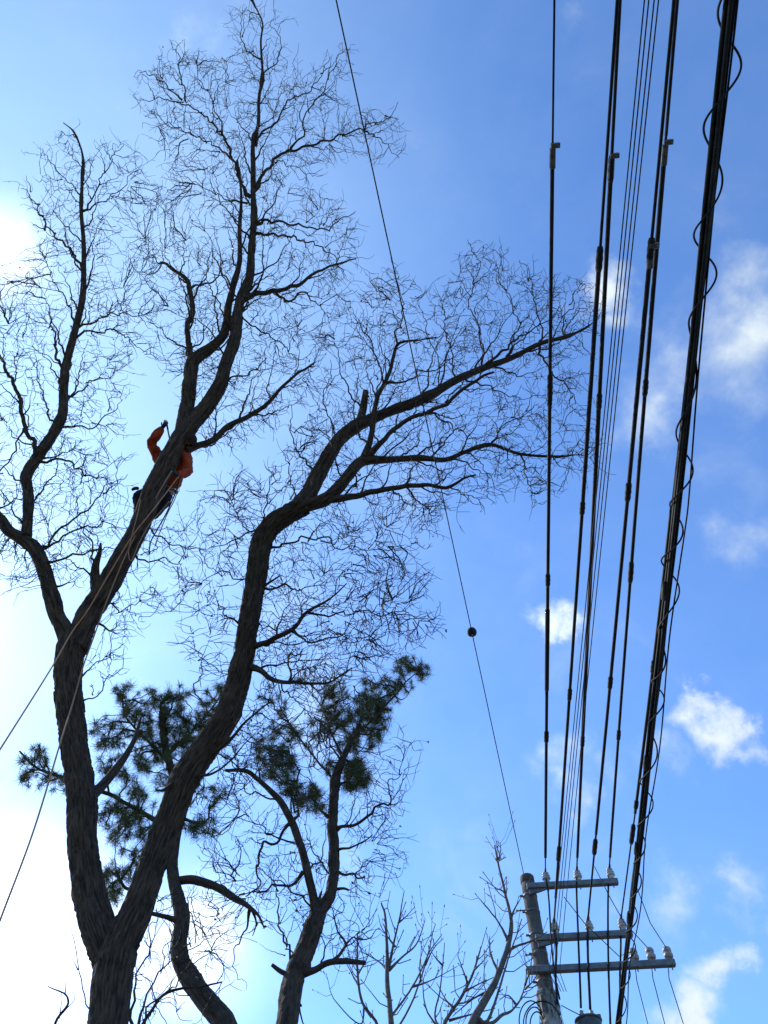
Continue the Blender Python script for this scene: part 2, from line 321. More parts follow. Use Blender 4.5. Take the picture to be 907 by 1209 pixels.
def grow(tree, P, bf=.7, r0=.0043, ex=.45, wig=.5, rmax=.03, maxroot=None, name='twigs', tips=True, mat_=None, tiplen=(.10, .28), seg=.065, leaves=0, taperto=.6, beta=.75, jit=.006):
    A = tree.arr; R = np.array([at(a[0], a[1], a[2]) for a in A]); m = len(R); n = len(P); TR = np.gradient(R, axis=0); TR = nrm(TR)
    best = np.empty(n); par = np.empty(n, int)
    for i in range(0, n, 500):
        df = P[i:i+500, None]-R[None]; dd = np.linalg.norm(df, axis=2); dd = dd*(1+beta*(1-(df*TR[None]).sum(2)/(dd+1e-6))); k = dd.argmin(1); par[i:i+500] = k; best[i:i+500] = dd[np.arange(len(k)), k]
    All = np.vstack([R, P]); par2 = np.full(m+n, -1); plen = np.zeros(m+n); dist0 = best.copy(); cost = best.copy(); done = np.zeros(n, bool)
    order = []
    for _ in range(n):
        c = np.where(done, 1e9, cost); j = int(c.argmin()); done[j] = True; order.append(j)
        par2[m+j] = par[j] if par[j] < m else par[j]
        e = np.linalg.norm(P[j]-All[par2[m+j]]); plen[m+j] = plen[par2[m+j]]+e
        di = nrm(P[j]-All[par2[m+j]]); df = P-P[j]; ds = np.sqrt((df*df).sum(1)); nc = ds+beta*(ds-df@di)+bf*plen[m+j]
        u = (nc < cost) & ~done; cost[u] = nc[u]; par[u] = m+j
    cnt = np.ones(m+n); kids = {}
    for j in reversed(order):
        cnt[par2[m+j]] += cnt[m+j]
    for j in order: kids.setdefault(int(par2[m+j]), []).append(m+j)
    amp = np.clip(plen/.3, 0, 1); F = field(All)*wig*amp[:, None]
    rad = np.minimum(r0*cnt**ex, rmax)
    mbb = MB(); leafp = []
    starts = [(p, k) for p, ks in kids.items() if p < m for k in ks]
    while starts:
        p, k = starts.pop(); ch = [p, k]
        while k in kids:
            ks = sorted(kids[k], key=lambda q: -cnt[q]); starts += [(k, q) for q in ks[1:]]; k = ks[0]; ch.append(k)
        pts = []; rr = []
        for a, b in zip(ch[:-1], ch[1:]):
            e = np.linalg.norm(All[b]-All[a]); q = max(1, int(math.ceil(e/seg))); t = np.arange(q)/q
            pa = All[a]*(1-t[:, None])+All[b]*t[:, None]; aa = amp[a]*(1-t)+amp[b]*t
            pts.append(pa+(field(pa)*wig+rng.standard_normal(pa.shape)*jit)*aa[:, None])
            ra = rad[b] if a == ch[0] else rad[a]
            rr.append(ra*(1-t)+rad[b]*t)
        pts.append((All[ch[-1]]+F[ch[-1]])[None]); rr.append([rad[ch[-1]]])
        pts = np.vstack(pts); rr = np.concatenate(rr)
        if tips:
            d = nrm(pts[-1]-pts[-2]); Lr = rng.uniform(*tiplen); ns = 4; q = pts[-1].copy(); ex_ = []
            bend = rng.standard_normal(3)*.45+np.array([0, 0, .25])
            for i in range(ns):
                d = nrm(d+bend*.5+rng.standard_normal(3)*.3*min(wig, 1)); q = q+d*Lr/ns; ex_.append(q.copy())
            pts = np.vstack([pts, ex_]); rr = np.concatenate([rr, rr[-1]*np.linspace(.9, taperto, ns)])
        tube(mbb, pts, rr, 3 if rr[0] < .011 else 5, cap=False)
        if leaves and rng.random() < leaves: leafp.append(pts[-1])
        # short side shoots
        if tips and len(pts) > 5:
            for i in range(2, len(pts)-2, 3):
                if rng.random() < .75:
                    d = nrm(nrm(pts[i]-pts[i-1])*.6+rng.standard_normal(3)*.8); Lr = rng.uniform(.06, .18); b1 = rng.standard_normal(3)*.25
                    sp = [pts[i], pts[i]+d*Lr*.4+b1*.02, pts[i]+d*Lr*.75+b1*.1*Lr*4, pts[i]+d*Lr+b1*Lr*.9]
                    tube(mbb, sp, [r0*.9, r0*.85, r0*.75, r0*.5], 3, cap=False)
    o = mbb.build(name, mat_ or tree.twig, tree.root, kind='stuff')
    if leafp:
        mbl = MB()
        for p in leafp:
            for _ in range(rng.integers(1, 4)):
                a = nrm(rng.standard_normal(3)); b = nrm(np.cross(a, rng.standard_normal(3))); c = p+rng.standard_normal(3)*.02; l = rng.uniform(.03, .06); w = l*.28
                mbl.add([c, c+a*l*.5+b*w, c+a*l, c+a*l*.5-b*w+np.cross(a, b)*w*.5], np.array([[0, 1, 2, 3]]))
        mbl.build('withered_leaves', M['leaf'], tree.root, kind='stuff', smooth=False)
    return o
# ---- the willow
WT = Tree('willow_tree', 'big bare willow with two leaning stems and a climber in its left limb', 'tree', (127, 1209), 7.5, .00827, M['bark'], M['twig'])
T = WT
T.limb('trunk', [(127,1209,45),(132,1165,45),(138,1130,44),(148,1102,40),(162,1073,34),(182,1016,30.5),(203,960,31),(219,920,33),(244,882,31),(267,845,29),(281,807,27),(288,775,24),(292,745,24),(298,710,23.5),(304,670,23.5),(309,642,24),(320,622,23),(337,609,22),(360,596,22)], sides=44, rough=.045, ridges=.024, down=True, dz=-.6, sub=8)
T.limb('stem', [(138,1165,30),(128,1125,40),(115,1090,38),(106,1054,35),(98,1000,33),(96,940,32),(88,880,31),(82,830,31),(80,795,30),(84,765,32),(90,748,30)], start='auto', sides=40, rough=.045, ridges=.024, sub=8, dz=.15)
def B(pts, dz=0., k=1., wig=None, sides=7, rough=.08, name='branch', **kw):
    thin = pts[0][2] <= 5 and name == 'branch' and sides == 7
    if thin and T.curly: pts = [(x, y, w*.82*(1-.35*i/(len(pts)-1))) for i, (x, y, w) in enumerate(pts)]; kw.setdefault('sub', 9)
    if wig is None: wig = (.9 if T.curly else .5) if thin else .5
    return T.limb(name, pts, dz, 'auto', k, sides, rough, wig=wig, **kw)
BIG = dict(sides=24, wig=0, ridges=.012)
B([(86,765,24),(76,744,20),(66,724,18),(56,685,17),(42,650,17),(26,636,15),(10,626,13),(0,611,11),(-25,585,8),(-50,540,5),(-60,490,3)], -.5, **BIG)
B([(88,766,30),(103,730,27),(122,700,26),(142,664,25),(162,628,23.5),(178,585,24),(192,556,24.5),(204,534,24.5),(216,515,23.5),(230,497,19),(245,479,18),(261,453,16),(267,429,14),(278,396,13),(281,368,11),(285,350,11),(295,328,10),(297,293,8.5),(300,262,8),(299,232,6.5),(299,201,6),(299,170,5),(305,147,4),(306,116,3.4),(310,89,3),(308,50,2.4),(310,27,2),(300,5,1.5),(292,-12,1)], .6, sub=7, **BIG)
B([(214,516,18),(221,482,16),(225,449,15),(229,426,15),(250,410,12),(265,393,10),(270,360,8),(276,335,7),(283,309,6),(283,270,5),(285,230,3),(280,190,2)], .5, **BIG)
B([(228,430,8),(225,413,7),(220,386,6.5),(227,368,6.5),(224,340,6),(220,328,5),(208,320,4),(196,310,3.5),(188,311,2.5)], -.4, wig=.2)
B([(224,342,3.5),(243,332,3),(258,320,2.4),(270,300,1.6)], .3)
B([(229,424,10),(224,415,9),(221,404,6)], .1)       # stub
B([(31,634,13),(33,608,12),(33,578,12),(31,562,13),(43,542,13),(63,512,12),(74,489,11),(75,462,9.5),(77,436,9.5),(86,400,8.5),(93,373,8),(98,350,7.5),(99,318,6),(99,288,5),(96,251,4.2),(97,215,3.2),(98,185,2.4),(88,157,1.6),(75,145,1)], .4, sub=6, **BIG)
B([(45,541,6),(40,522,5.5),(28,504,5),(23,476,5),(18,460,4.5),(10,443,4),(3,425,3.4),(-5,405,2.5)], -.5)
B([(74,440,5),(70,428,4.5),(66,410,4),(62,396,3.4),(55,380,2.6)], -.2)
B([(99,321,3.6),(86,298,3.3),(66,281,3),(50,271,2.4),(33,271,2)], -.4)
B([(53,272,2),(46,238,1.8),(27,218,1.2)], -.2)
B([(97,250,2.4),(119,215,2),(132,185,1.6),(149,165,1.1)], .3)
B([(97,248,2.2),(132,232,1.8),(165,200,1.2)], .5)
B([(97,232,2),(73,212,1.7),(50,180,1.2)], -.3)
B([(88,395,3),(122,371,2.6),(152,367,2.2),(178,375,1.6)], .5)
B([(87,400,3),(132,390,2.5),(155,403,2),(175,423,1.3)], .3)
B([(45,645,4),(66,628,3.6),(99,601,3),(132,575,2),(150,560,1.2)], .5)
B([(47,651,3.4),(83,625,3),(110,623,2.4),(150,625,1.5)], .3)
B([(52,665,4),(83,654,3.4),(116,649,2.6),(140,655,1.6)], -.3)
B([(43,545,3.4),(79,548,3),(99,562,2.6),(126,568,2),(150,575,1.2)], .4)
B([(60,691,5),(70,692,4),(82,687,2.6)], .1, wig=.05)
B([(66,508,3),(109,499,2.4),(132,482,1.6),(150,470,1)], -.3)
B([(76,472,2.8),(99,453,2.3),(119,446,1.6)], .3)
B([(28,506,2.4),(17,535,2.6),(0,565,2.4),(-10,590,2)], .1)
B([(-6,602,3),(13,591,2.2),(30,585,1.4)], -.2)
# on the climber's limb
B([(112,700,10),(112,684,11),(113,668,9),(118,652,5),(119,641,2.4)], -.1, wig=0, name='broken_stub')
B([(109,690,4),(107,676,2.6)], -.05, wig=0, name='broken_stub')
B([(114,735,4),(122,739,3.4),(130,745,3),(137,741,2.4)], .05, wig=0)
B([(219,531,9),(232,527,8),(251,519,8),(271,503,7),(300,489,6),(320,472,5),(335,455,4),(352,440,3),(372,428,2)], .6, wig=.15)
B([(295,232,4.6),(281,201,4),(266,166,3.6),(246,139,3),(223,123,2.5),(192,116,2),(163,120,1.3)], -.6)
B([(215,118,2),(192,93,1.7),(165,83,1.2)], -.3); B([(219,120,1.9),(210,77,1.6),(207,48,1.1)], .2)
B([(262,160,2.2),(250,116,1.8),(231,73,1.2)], .4); B([(276,190,2.4),(240,167,2),(208,150,1.6),(187,150,1.1)], -.5)
B([(300,222,5),(320,197,4.6),(343,178,4.2),(366,170,3.8),(397,162,3.2),(428,154,2.6),(447,143,2),(470,120,1.2)], .7)
B([(428,155,2.2),(455,170,1.7),(474,187,1.1)], .2); B([(343,178,2.8),(358,147,2.4),(382,104,1.9),(408,58,1.2)], -.3)
B([(302,172,3.2),(320,143,2.8),(343,123,2.4),(370,100,2),(389,69,1.2)], .4)
B([(300,266,4.6),(328,264,4),(354,262,3.4),(389,266,2.6),(416,251,1.6)], .6)
B([(300,276,3.6),(335,278,3.2),(366,286,2.6),(397,297,1.8),(418,305,1.2)], -.5)
B([(286,353,7),(300,345,6.6),(324,342,5.6),(354,336,4.4),(382,317,3),(420,305,1.6)], .5)
B([(324,343,3.6),(345,352,3.2),(358,345,3),(378,359,2),(395,350,1.4)], -.4)
B([(292,240,2.4),(262,232,2),(227,216,1.3)], .4); B([(280,370,3),(300,392,2.6),(330,410,2),(362,425,1.4)], .7)
B([(262,450,3),(290,440,2.4),(320,425,1.8)], -.3); B([(268,425,3),(240,390,2),(215,370,1.4)], -.6)
B([(309,92,2),(330,60,1.6),(322,20,1)], .3); B([(308,70,1.8),(285,40,1.4),(290,5,1)], -.3)
B([(170,612,3),(200,640,2.4),(240,650,1.6)], .6); B([(150,648,3.4),(180,660,2.8),(215,665,1.8)], .5); B([(120,703,2.6),(150,720,2),(185,690,1.3)], .5)
B([(95,800,2),(125,775,1.6),(150,745,1)], .4); B([(98,828,2.4),(120,812,2),(150,775,1.3)], .5)
# right stem's limbs
B([(350,602,22),(364,585,20),(376,560,19),(398,523,17),(420,503,15),(445,492,12),(478,479,11),(509,466,10),(540,448,8.5),(575,433,7.5),(601,424,6.5),(637,406,5.4),(667,398,4.4),(690,388,1.8),(703,378,.9),(712,366,.5)], 1.0, sub=7, **BIG)
B([(424,500,10),(429,483,9),(432,462,7)], .1, wig=0, name='broken_stub', sides=10)
B([(352,600,16),(385,589,15),(407,567,13),(427,545,12),(456,543,8),(495,541,6.6),(526,543,5.8),(548,534,5),(579,525,4.4),(614,536,3.6),(659,539,3),(682,537,1.2),(700,541,.5)], .2, **BIG)
B([(384,591,10),(416,587,8),(438,581,7),(478,574,6),(504,572,5),(526,576,4.4),(548,565,3),(562,560,1.6)], -.6, wig=.2, sides=10)
B([(430,541,7),(438,515,7),(443,488,6.4),(447,466,5.4),(459,440,4.6),(470,408,3.8),(495,402,2),(515,398,1.2)], -.7, wig=.15)
B([(446,466,3),(443,426,2.6),(427,387,2),(414,377,1.3)], -.4); B([(455,452,3),(491,444,2.6),(518,431,1.8),(540,415,1.2)], .4)
B([(470,408,2.4),(477,370,2),(470,318,1.2)], .2)
B([(432,541,6),(460,515,5.6),(491,492,5),(526,475,4.4),(562,451,3.6),(580,440,2.6)], -.5)
B([(571,435,4.4),(590,415,4),(615,395,3),(641,382,2),(660,365,1.2)], -.5)
B([(570,434,2.6),(568,395,2.2),(557,351,1.8),(562,307,1.4),(553,285,1)], .3); B([(601,422,2.4),(614,382,2),(597,338,1.5),(592,300,1)], .5)
B([(637,406,2.4),(632,360,2),(623,329,1.3)], -.3); B([(667,398,2),(672,360,1.6),(690,335,1)], .3)
B([(637,407,3),(650,440,3),(667,453,2.6),(680,475,1.6)], .2); B([(500,472,2.6),(520,430,2),(500,380,1.5),(490,350,1)], .4); B([(540,448,2.4),(530,400,1.9),(520,350,1.2)], -.4)
B([(500,486,2.6),(526,497,2.4),(544,510,2),(575,512,1.3)], -.3); B([(491,541,2.6),(518,523,2.2),(540,518,1.3)], .3)
B([(614,536,2),(623,567,1.7),(632,600,1)], .2, k=.4); B([(579,525,2),(600,495,1.8),(640,480,1.2)], -.4); B([(548,534,2),(575,560,1.6),(600,590,1)], .3)
B([(420,575,3),(425,560,2),(424,545,1)], -.3); B([(478,574,2),(500,600,1.6),(515,630,1)], .2, k=.4)
B([(318,646,3.4),(349,641,3),(382,639,2.6),(405,646,2.2),(435,648,1.8),(492,641,1.1)], -.6)
B([(308,695,3.4),(333,689,3),(353,695,2.4),(380,690,1.6)], .4); B([(306,696,5),(320,686,4),(330,679,3)], -.2, wig=.1)
B([(292,765,7.5),(308,761,7),(323,755,6.4),(346,742,5.2),(362,722,4),(386,709,2.4),(410,690,1.3)], -.6, wig=.2)
B([(362,723,3),(392,722,2.6),(429,722,2.2),(462,725,1.8),(491,735,1.4),(525,740,1)], .3)
B([(346,744,3.6),(362,750,3.2),(396,748,2.6),(412,738,1.6)], -.3)
B([(286,788,10),(300,790,9),(310,795,7),(326,805,5.6),(346,806,4.6),(362,808,3.6),(389,805,2.6),(415,788,1.5)], -.4, wig=.15)
B([(340,806,3),(349,781,2.6),(362,772,1.6)], .3); B([(306,626,3),(283,629,2.6),(250,646,1.6)], .3); B([(284,738,2.6),(263,722,2),(245,712,1.3)], -.4)
B([(312,632,2.4),(318,590,2),(325,550,1.3)], -.5); B([(345,606,2.6),(340,570,2),(345,530,1.2)], .4); B([(300,690,2.4),(270,680,2),(235,690,1.2)], .4)
B([(375,560,2.6),(350,520,2),(345,480,1.2)], -.4); B([(400,520,2.6),(385,480,2),(390,430,1.2)], .4)
B([(236,896,6),(255,885,5),(272,872,4),(299,845,2.4),(320,830,1.4)], -.5, wig=.2); B([(225,918,5),(245,915,4.4),(268,900,3.6),(300,868,2)], -.8, wig=.2)
B([(222,905,7),(205,924,6),(195,932,4),(185,934,2)], -.35, wig=.1); B([(262,850,3),(240,820,2.4),(234,780,1.8),(228,745,1)], .4); B([(258,862,2.6),(228,840,2),(215,800,1.2)], -.3)
B([(100,945,14),(114,934,12),(130,917,10.5),(148,893,8),(160,870,5),(166,848,2.5)], .9, wig=0, sides=12, name='broken_stub')
crown = [
 ([(75,150),(110,160),(145,165),(170,205),(160,260),(178,300),(165,350),(172,400),(150,440),(140,500),(150,560),(150,620),(110,680),(60,705),(20,690),(-40,640),(-40,350),(30,300),(40,260),(25,215),(45,180)], 25, 1.),
 ([(300,5),(330,20),(325,70),(345,90),(390,65),(412,50),(405,110),(400,140),(470,125),(475,185),(430,175),(380,190),(370,220),(400,245),(418,262),(425,300),(410,330),(400,400),(370,460),(330,500),(280,530),(235,540),(235,500),(210,470),(195,420),(170,400),(165,340),(170,280),(165,240),(205,220),(190,160),(160,130),(165,75),(205,50),(240,70),(280,60),(275,20)], 16.5, 1.),
 ([(553,285),(590,300),(640,320),(690,340),(716,335),(712,372),(690,420),(690,460),(690,500),(715,545),(690,558),(640,600),(610,570),(560,600),(520,610),(490,650),(520,740),(480,760),(440,790),(400,810),(330,815),(305,780),(310,660),(270,660),(240,640),(235,590),(290,560),(330,550),(350,500),(380,470),(400,400),(390,370),(430,350),(450,320),(470,320),(500,340),(530,330)], 19.5, 1.),
 ([(270,560),(300,620),(290,700),(275,800),(235,790),(200,740),(185,680),(200,620)], 40, 1.),
 ([(150,650),(190,610),(235,650),(215,700),(170,720),(140,790),(105,830),(110,770)], 38, 1.),
 ([(250,880),(320,800),(420,800),(430,860),(380,900),(300,930),(250,960),(230,940)], 42, 1.)]
def side_shoots(tree, polys, c0, gap=(13, 23), seed=5):
    global T
    T = tree; g = np.random.default_rng(seed); n0 = 0
    for Cc in list(tree.limbs):
        if Cc[0, 3] > 26 and Cc[-1, 3] > 15: continue
        run = g.uniform(*gap)*.6; side = 1
        for i in range(2, len(Cc)-1):
            run -= math.hypot(*(Cc[i, :2]-Cc[i-1, :2])); w = Cc[i, 3]
            if run > 0 or w > 13 or w < .9: continue
            run = g.uniform(*gap); side = -side if g.random() < .8 else side
            t = Cc[i+1, :2]-Cc[i-1, :2]; t = t/(np.linalg.norm(t)+1e-6); a = side*g.uniform(.55, 1.05); d = np.array([t[0]*math.cos(a)-t[1]*math.sin(a), t[0]*math.sin(a)+t[1]*math.cos(a)])
            Ln = min(26+w*7, 82)*g.uniform(.7, 1.25); p = Cc[i, :2].copy(); w0 = min(max(.5*w, 1.5), 3.2); pts = [(p[0], p[1], w0)]; n = 5
            for q in range(n):
                o = p-np.array(c0); o = o/np.linalg.norm(o); d = d+.16*o+np.array([0, -.07])+g.standard_normal(2)*.16; d = d/np.linalg.norm(d); p = p+d*Ln/n
                if not any(inpoly(p[None], po)[0] for po in polys): break
                pts.append((p[0], p[1], w0*(1-.72*(q+1)/n)))
            if len(pts) > 2: B(pts, g.normal()*.55, wig=.55); n0 += 1
    return n0
side_shoots(WT, [c[0] for c in crown], (260, 760))
for c in crown: grow(WT, scatter(WT, [c]), leaves=.035, name='twigs')
# ---- pines
def needles(tree, centres, n=78, ln=.15, name='needles'):
    mbb = MB(); V = []; 
    for c, ax, sz in centres:
        d = nrm(rng.standard_normal((n, 3))+ax*rng.uniform(.15, .5)); o = c+rng.standard_normal((n, 3))*.02*sz-ax*rng.random((n, 1))*.10*sz
        l = rng.uniform(.7, 1.15, (n, 1))*ln*sz; w = nrm(np.cross(d, rng.standard_normal((n, 3))))*.0026
        tip = o+d*l-np.array([0, 0, .012])*sz; V.append(np.stack([o-w, o+w, tip+w*.35, tip-w*.35], 1).reshape(-1, 3))
    V = np.concatenate(V); mbb.add(V, np.arange(len(V)).reshape(-1, 4)); return mbb.build(name, M['needle'], tree.root, kind='stuff', smooth=False)
def pinecrown(tree, clusters, bf=.5):
    pts = []; 
    for (x, y, rx, ry, n, dd, sz) in clusters:
        for _ in range(int(n*1.6)):
            while True:
                u = rng.uniform(-1, 1, 3)
                if (u**2).sum() < 1: break
            px, py = x+u[0]*rx*1.25, y+u[1]*ry*1.25; d = tree.near_d(px, py)
            d = tree.dfun(py)+dd+u[2]*max(rx, ry)/FPX*13
            pts.append((at(px, py, d), sz))
    P = np.array([p[0] for p in pts])
    grow(tree, P, bf=bf, r0=.006, ex=.4, wig=.35, tips=False, name='shoots', mat_=tree.bark)
    A = tree.arr; R = np.array([at(a[0], a[1], a[2]) for a in A]); C = []
    for p, sz in pts:
        q = R[np.argmin(((R-p)**2).sum(1))]; ax = nrm(nrm(p-q)*.6+np.array([0, 0, .8])+rng.standard_normal(3)*.3); C.append((p, ax, sz*rng.uniform(.5, 1.12)))
    needles(tree, C)
T = PA = Tree('pine_tree', 'dark pine with a curved trunk behind the stems of the big willow', 'tree', (268, 1209), 9.0, .0105, M['pbark'], M['twig'])
T.limb('trunk', [(268,1209,24),(242,1180,23),(223,1153,22),(211,1122,19),(215,1084,18),(209,1054,15),(204,1027,13),(207,995,11),(212,960,10),(205,920,9),(195,880,8),(190,840,5)], sides=18, rough=.05, ridges=.015, down=True, dz=.3)
B([(208,1040,10),(230,1039,10),(257,1048,9),(280,1062,7.5),(296,1072,5),(306,1082,3),(312,1096,1.6)], -.4, wig=.05, sides=12)
B([(214,1088,7),(200,1084,6),(184,1080,5),(165,1075,4)], -.2, wig=.1)
B([(206,985,8),(180,967,6),(152,951,5),(129,938,5),(105,930,5),(72,917,4),(42,906,3),(23,887,2)], -.2, wig=.1)
B([(205,1010,7),(180,1040,5),(150,1050,4),(138,1030,3)], .1, wig=.1)
B([(200,900,5),(170,870,4),(148,845,3),(145,820,2)], .2, wig=.1); B([(198,890,5),(230,860,4),(255,830,3),(262,815,2)], .2, wig=.1)
B([(212,965,5),(235,972,4),(250,965,3)], .1, wig=.1)
B([(212,1125,3),(205,1110,2.6),(199,1095,2)], .1, wig=.1); B([(295,1073,4),(285,1100,2.6),(282,1140,1.6),(290,1175,1)], -.2, k=.2); B([(299,1075,4),(302,1090,3),(298,1105,2)], .1, wig=.1, k=.3)
pinecrown(PA, [(185,905,26,24,18,.2,1),(200,860,40,24,22,.5,1),(120,860,14,18,8,.1,.9),(255,870,22,26,14,.5,.95),(150,990,22,16,10,.1,.9),(150,828,18,20,22,.3,1),(185,840,22,25,26,.3,1),(225,835,28,26,34,.4,1),(262,830,18,22,16,.6,1),(160,870,30,25,26,.2,1),(215,880,30,22,24,.5,1),(150,905,26,18,16,0,1),
  (45,898,20,16,14,-.3,.85),(65,925,14,14,10,-.2,.85),(35,915,10,10,5,-.2,.8),(130,880,14,20,8,0,.9),(135,960,18,16,14,0,1),(165,975,16,18,14,0,1),(160,940,22,14,12,0,1),(238,975,16,14,12,.2,1),(245,935,20,18,10,.3,.9),
  (138,1030,14,14,12,.1,.95),(132,1055,10,10,7,.1,.9),(160,1010,10,10,5,.1,.9),(105,940,15,16,8,-.1,.9)])
T = PB = Tree('pine_tree', 'smaller pine right of the willow, a forked trunk with bare curly side branches', 'tree', (339, 1209), 9.6, .0105, M['pbark'], M['twig'])
T.limb('trunk', [(339,1209,25),(346,1160,25),(360,1122,23),(371,1092,22),(378,1076,17),(390,1056,14),(395,1016,12.5),(393,970,11.5),(396,925,10.5),(402,902,8),(413,879,6),(425,855,4)], sides=20, rough=.06, ridges=.018, down=True)
B([(366,1105,15),(372,1073,11),(363,1031,9.5),(356,1001,9),(344,970,8.5),(329,944,7.5),(314,929,6),(291,911,5),(265,909,3.5)], -.5, wig=.1, sides=12)
B([(413,872,4),(440,850,3.5),(466,822,3),(481,803,2.4),(500,790,1.6)], .3, wig=.1); B([(466,822,2),(476,826,1.6),(485,815,1.4)], .1, wig=.1)
B([(394,978,5),(420,974,4.6),(443,955,3.8),(462,949,3.4),(466,925,2.4),(478,908,1.5)], -.4); B([(395,1003,4),(424,1001,3.2),(441,993,2.2)], -.3); B([(396,1027,4),(418,1030,3.4),(437,1035,2.6)], .3)
B([(355,1150,8),(372,1145,7.4),(386,1137,7),(409,1134,6.4),(432,1137,5)], -.4, wig=.1); B([(392,1136,5),(405,1122,5),(409,1113,4.4),(400,1100,3.6),(395,1082,3)], .2, wig=.1); B([(408,1114,3),(425,1100,2.4),(445,1092,1.6)], .3)
B([(346,1152,6),(333,1148,6),(321,1139,4)], -.1, wig=.05, name='broken_stub'); B([(346,1150,4),(333,1115,3.4),(329,1062,2.4),(327,1040,1.4)], -.2)
B([(374,1074,5),(377,1062,4),(380,1052,2)], -.1, wig=0, name='broken_stub'); B([(396,1050,4),(406,1049,3),(412,1051,2.4)], -.05, wig=0, name='broken_stub')
B([(343,972,4.4),(325,983,4.2),(310,993,4),(306,1020,3.6),(303,1040,3.4),(287,1056,3)], -.3); B([(358,1029,4.6),(340,1044,4),(325,1050,3.6),(305,1053,3),(288,1062,2.4)], .2)
B([(392,966,5),(380,958,4.4),(371,948,3.4)], -.1, wig=.05); B([(345,972,3.4),(352,925,3),(343,895,2.6),(341,875,2)], .3); B([(398,925,4),(380,905,3.6),(360,880,3),(345,860,2)], .2, wig=.1); B([(405,895,4),(390,860,3.2),(378,830,2.4)], .2, wig=.1)
B([(348,1180,4),(358,1195,3.4),(372,1215,2.6)], -.3, k=.2); B([(350,1140,3),(340,1120,2),(320,1095,1.2)], .3)
pinecrown(PB, [(474,788,11,11,11,.4,.95),(500,792,7,8,7,.4,.95),(487,783,9,9,8,.4,.9),(476,810,10,8,7,.4,.9),(445,820,22,20,34,.3,1),(425,845,24,20,34,.2,1),(395,815,16,12,12,.2,1),(390,845,22,18,24,.2,1),(440,850,20,20,22,.3,1),(425,875,20,14,22,.2,1),
  (421,915,14,16,34,.1,1.05),(392,900,10,10,8,0,.95),(368,942,14,14,20,-.1,1),(330,905,20,16,24,-.1,1),(345,925,14,14,14,-.1,1),(330,870,26,16,18,.1,1),(322,830,18,18,10,.2,.9),(365,870,14,10,6,.1,.9),(310,890,18,14,12,0,.95),(350,800,12,10,3,.2,.9)])
side_shoots(PB, [[(250,840),(500,840),(500,1060),(450,1140),(300,1130),(250,1050)]], (370,1120), (22, 40), 9)
grow(PB, scatter(PB, [([(290,850),(350,870),(430,900),(480,860),(492,900),(470,960),(480,1010),(450,1045),(425,1060),(440,1140),(400,1130),(375,1110),(330,1090),(290,1090),(270,1120),(250,1050),(240,990),(265,900)], 34, 1.)]), leaves=.12, name='twigs')
# ---- background bare shrubs
T = Tree('bare_shrub', 'thin bare shrub twigs fanning out just right of the willow trunk foot', 'shrub', (150, 1240), 8.6, .010, M['bark'], M['twig'])
T.limb('stem', [(150,1240,6),(175,1200,4),(198,1172,3.4),(230,1166,2.6),(262,1160,1.6)], down=True, wig=.2)
B([(152,1236,5),(170,1150,3),(182,1100,2),(186,1060,1.2)]); B([(160,1222,4),(190,1150,2.6),(235,1110,1.8),(262,1075,1)], .3); B([(156,1230,4),(185,1190,3),(230,1130,2),(265,1120,1.2)], -.3)
grow(T, scatter(T, [([(150,1209),(165,1110),(185,1050),(225,1060),(265,1060),(275,1120),(260,1180),(200,1215)], 70, 1.)]), wig=.6, name='twigs')
T = Tree('bare_shrub', 'sparse dead twigs at the lower left corner, left of the willow trunk', 'shrub', (62, 1240), 8.0, .010, M['bark'], M['twig'])
T.limb('stem', [(62,1240,4),(66,1207,3.4),(78,1190,3),(81,1182,2.6),(76,1173,2),(57,1164,1.2)], down=True, wig=.05)
B([(74,1196,1.6),(88,1180,1.2),(86,1170,1)], wig=.1); B([(70,1202,1.6),(73,1180,1.2),(70,1160,1)], wig=.1); B([(77,1175,1.6),(78,1155,1)], wig=.1)
B([(64,1235,3),(108,1215,2.4),(100,1180,2.2),(93,1149,2),(87,1111,1.6),(84,1092,1)], .2, wig=.15)
B([(92,1145,1.4),(84,1130,1)], wig=.1)
# ---- saplings
def sapling(label, base, d0, limbs, seed, sub=True):
    global T
    T = Tree('young_tree', label, 'tree', base, d0, .0115, M['sbark'], M['sbark'], 'bare young trees left of the utility pole')
    g = np.random.default_rng(seed)
    for i, l in enumerate(limbs):
        if i == 0: T.limb('trunk', l, down=True, wig=.05, rough=.05)
        else: B([(x, y, w*(.9-.35*k_/(len(l)-1))) for k_, (x, y, w) in enumerate(l)], g.uniform(-.5, .5), wig=.08)
    mbb = MB(); segs = {}
    A = T.arr; P = np.array([at(a[0], a[1], a[2]) for a in A])
    for i in range(1, len(P)-1):
        if np.linalg.norm(P[i]-P[i-1]) > .6 or g.random() > .40: continue
        d = nrm(P[i]-P[i-1]); s = nrm(np.cross(d, g.standard_normal(3))); ln = g.uniform(.06, .36) if g.random() < .6 else .05
        r = min(A[i, 3]*.65, .0085); q = [P[i], P[i]+(d*.5+s*.8)*ln*.5, P[i]+(d*1.2+s*1.1+np.array([0, 0, .15]))*ln]
        tube(mbb, q, [r, r*.85, r*.7], 5); e = q[2]; tube(mbb, [e, e+nrm(q[2]-q[1])*.02, e+nrm(q[2]-q[1])*.045], [r*.7, .009, .002], 5)
        if ln > .2:
            m_ = (q[1]+q[2])/2; s2 = nrm(s*.3+d+g.standard_normal(3)*.6)*ln*.35; tube(mbb, [m_, m_+s2], [r*.6, r*.5], 4); tube(mbb, [m_+s2, m_+s2*1.15], [.008, .002], 4)
    mbb.build('twigs', M['sbark'], T.root, kind='stuff')
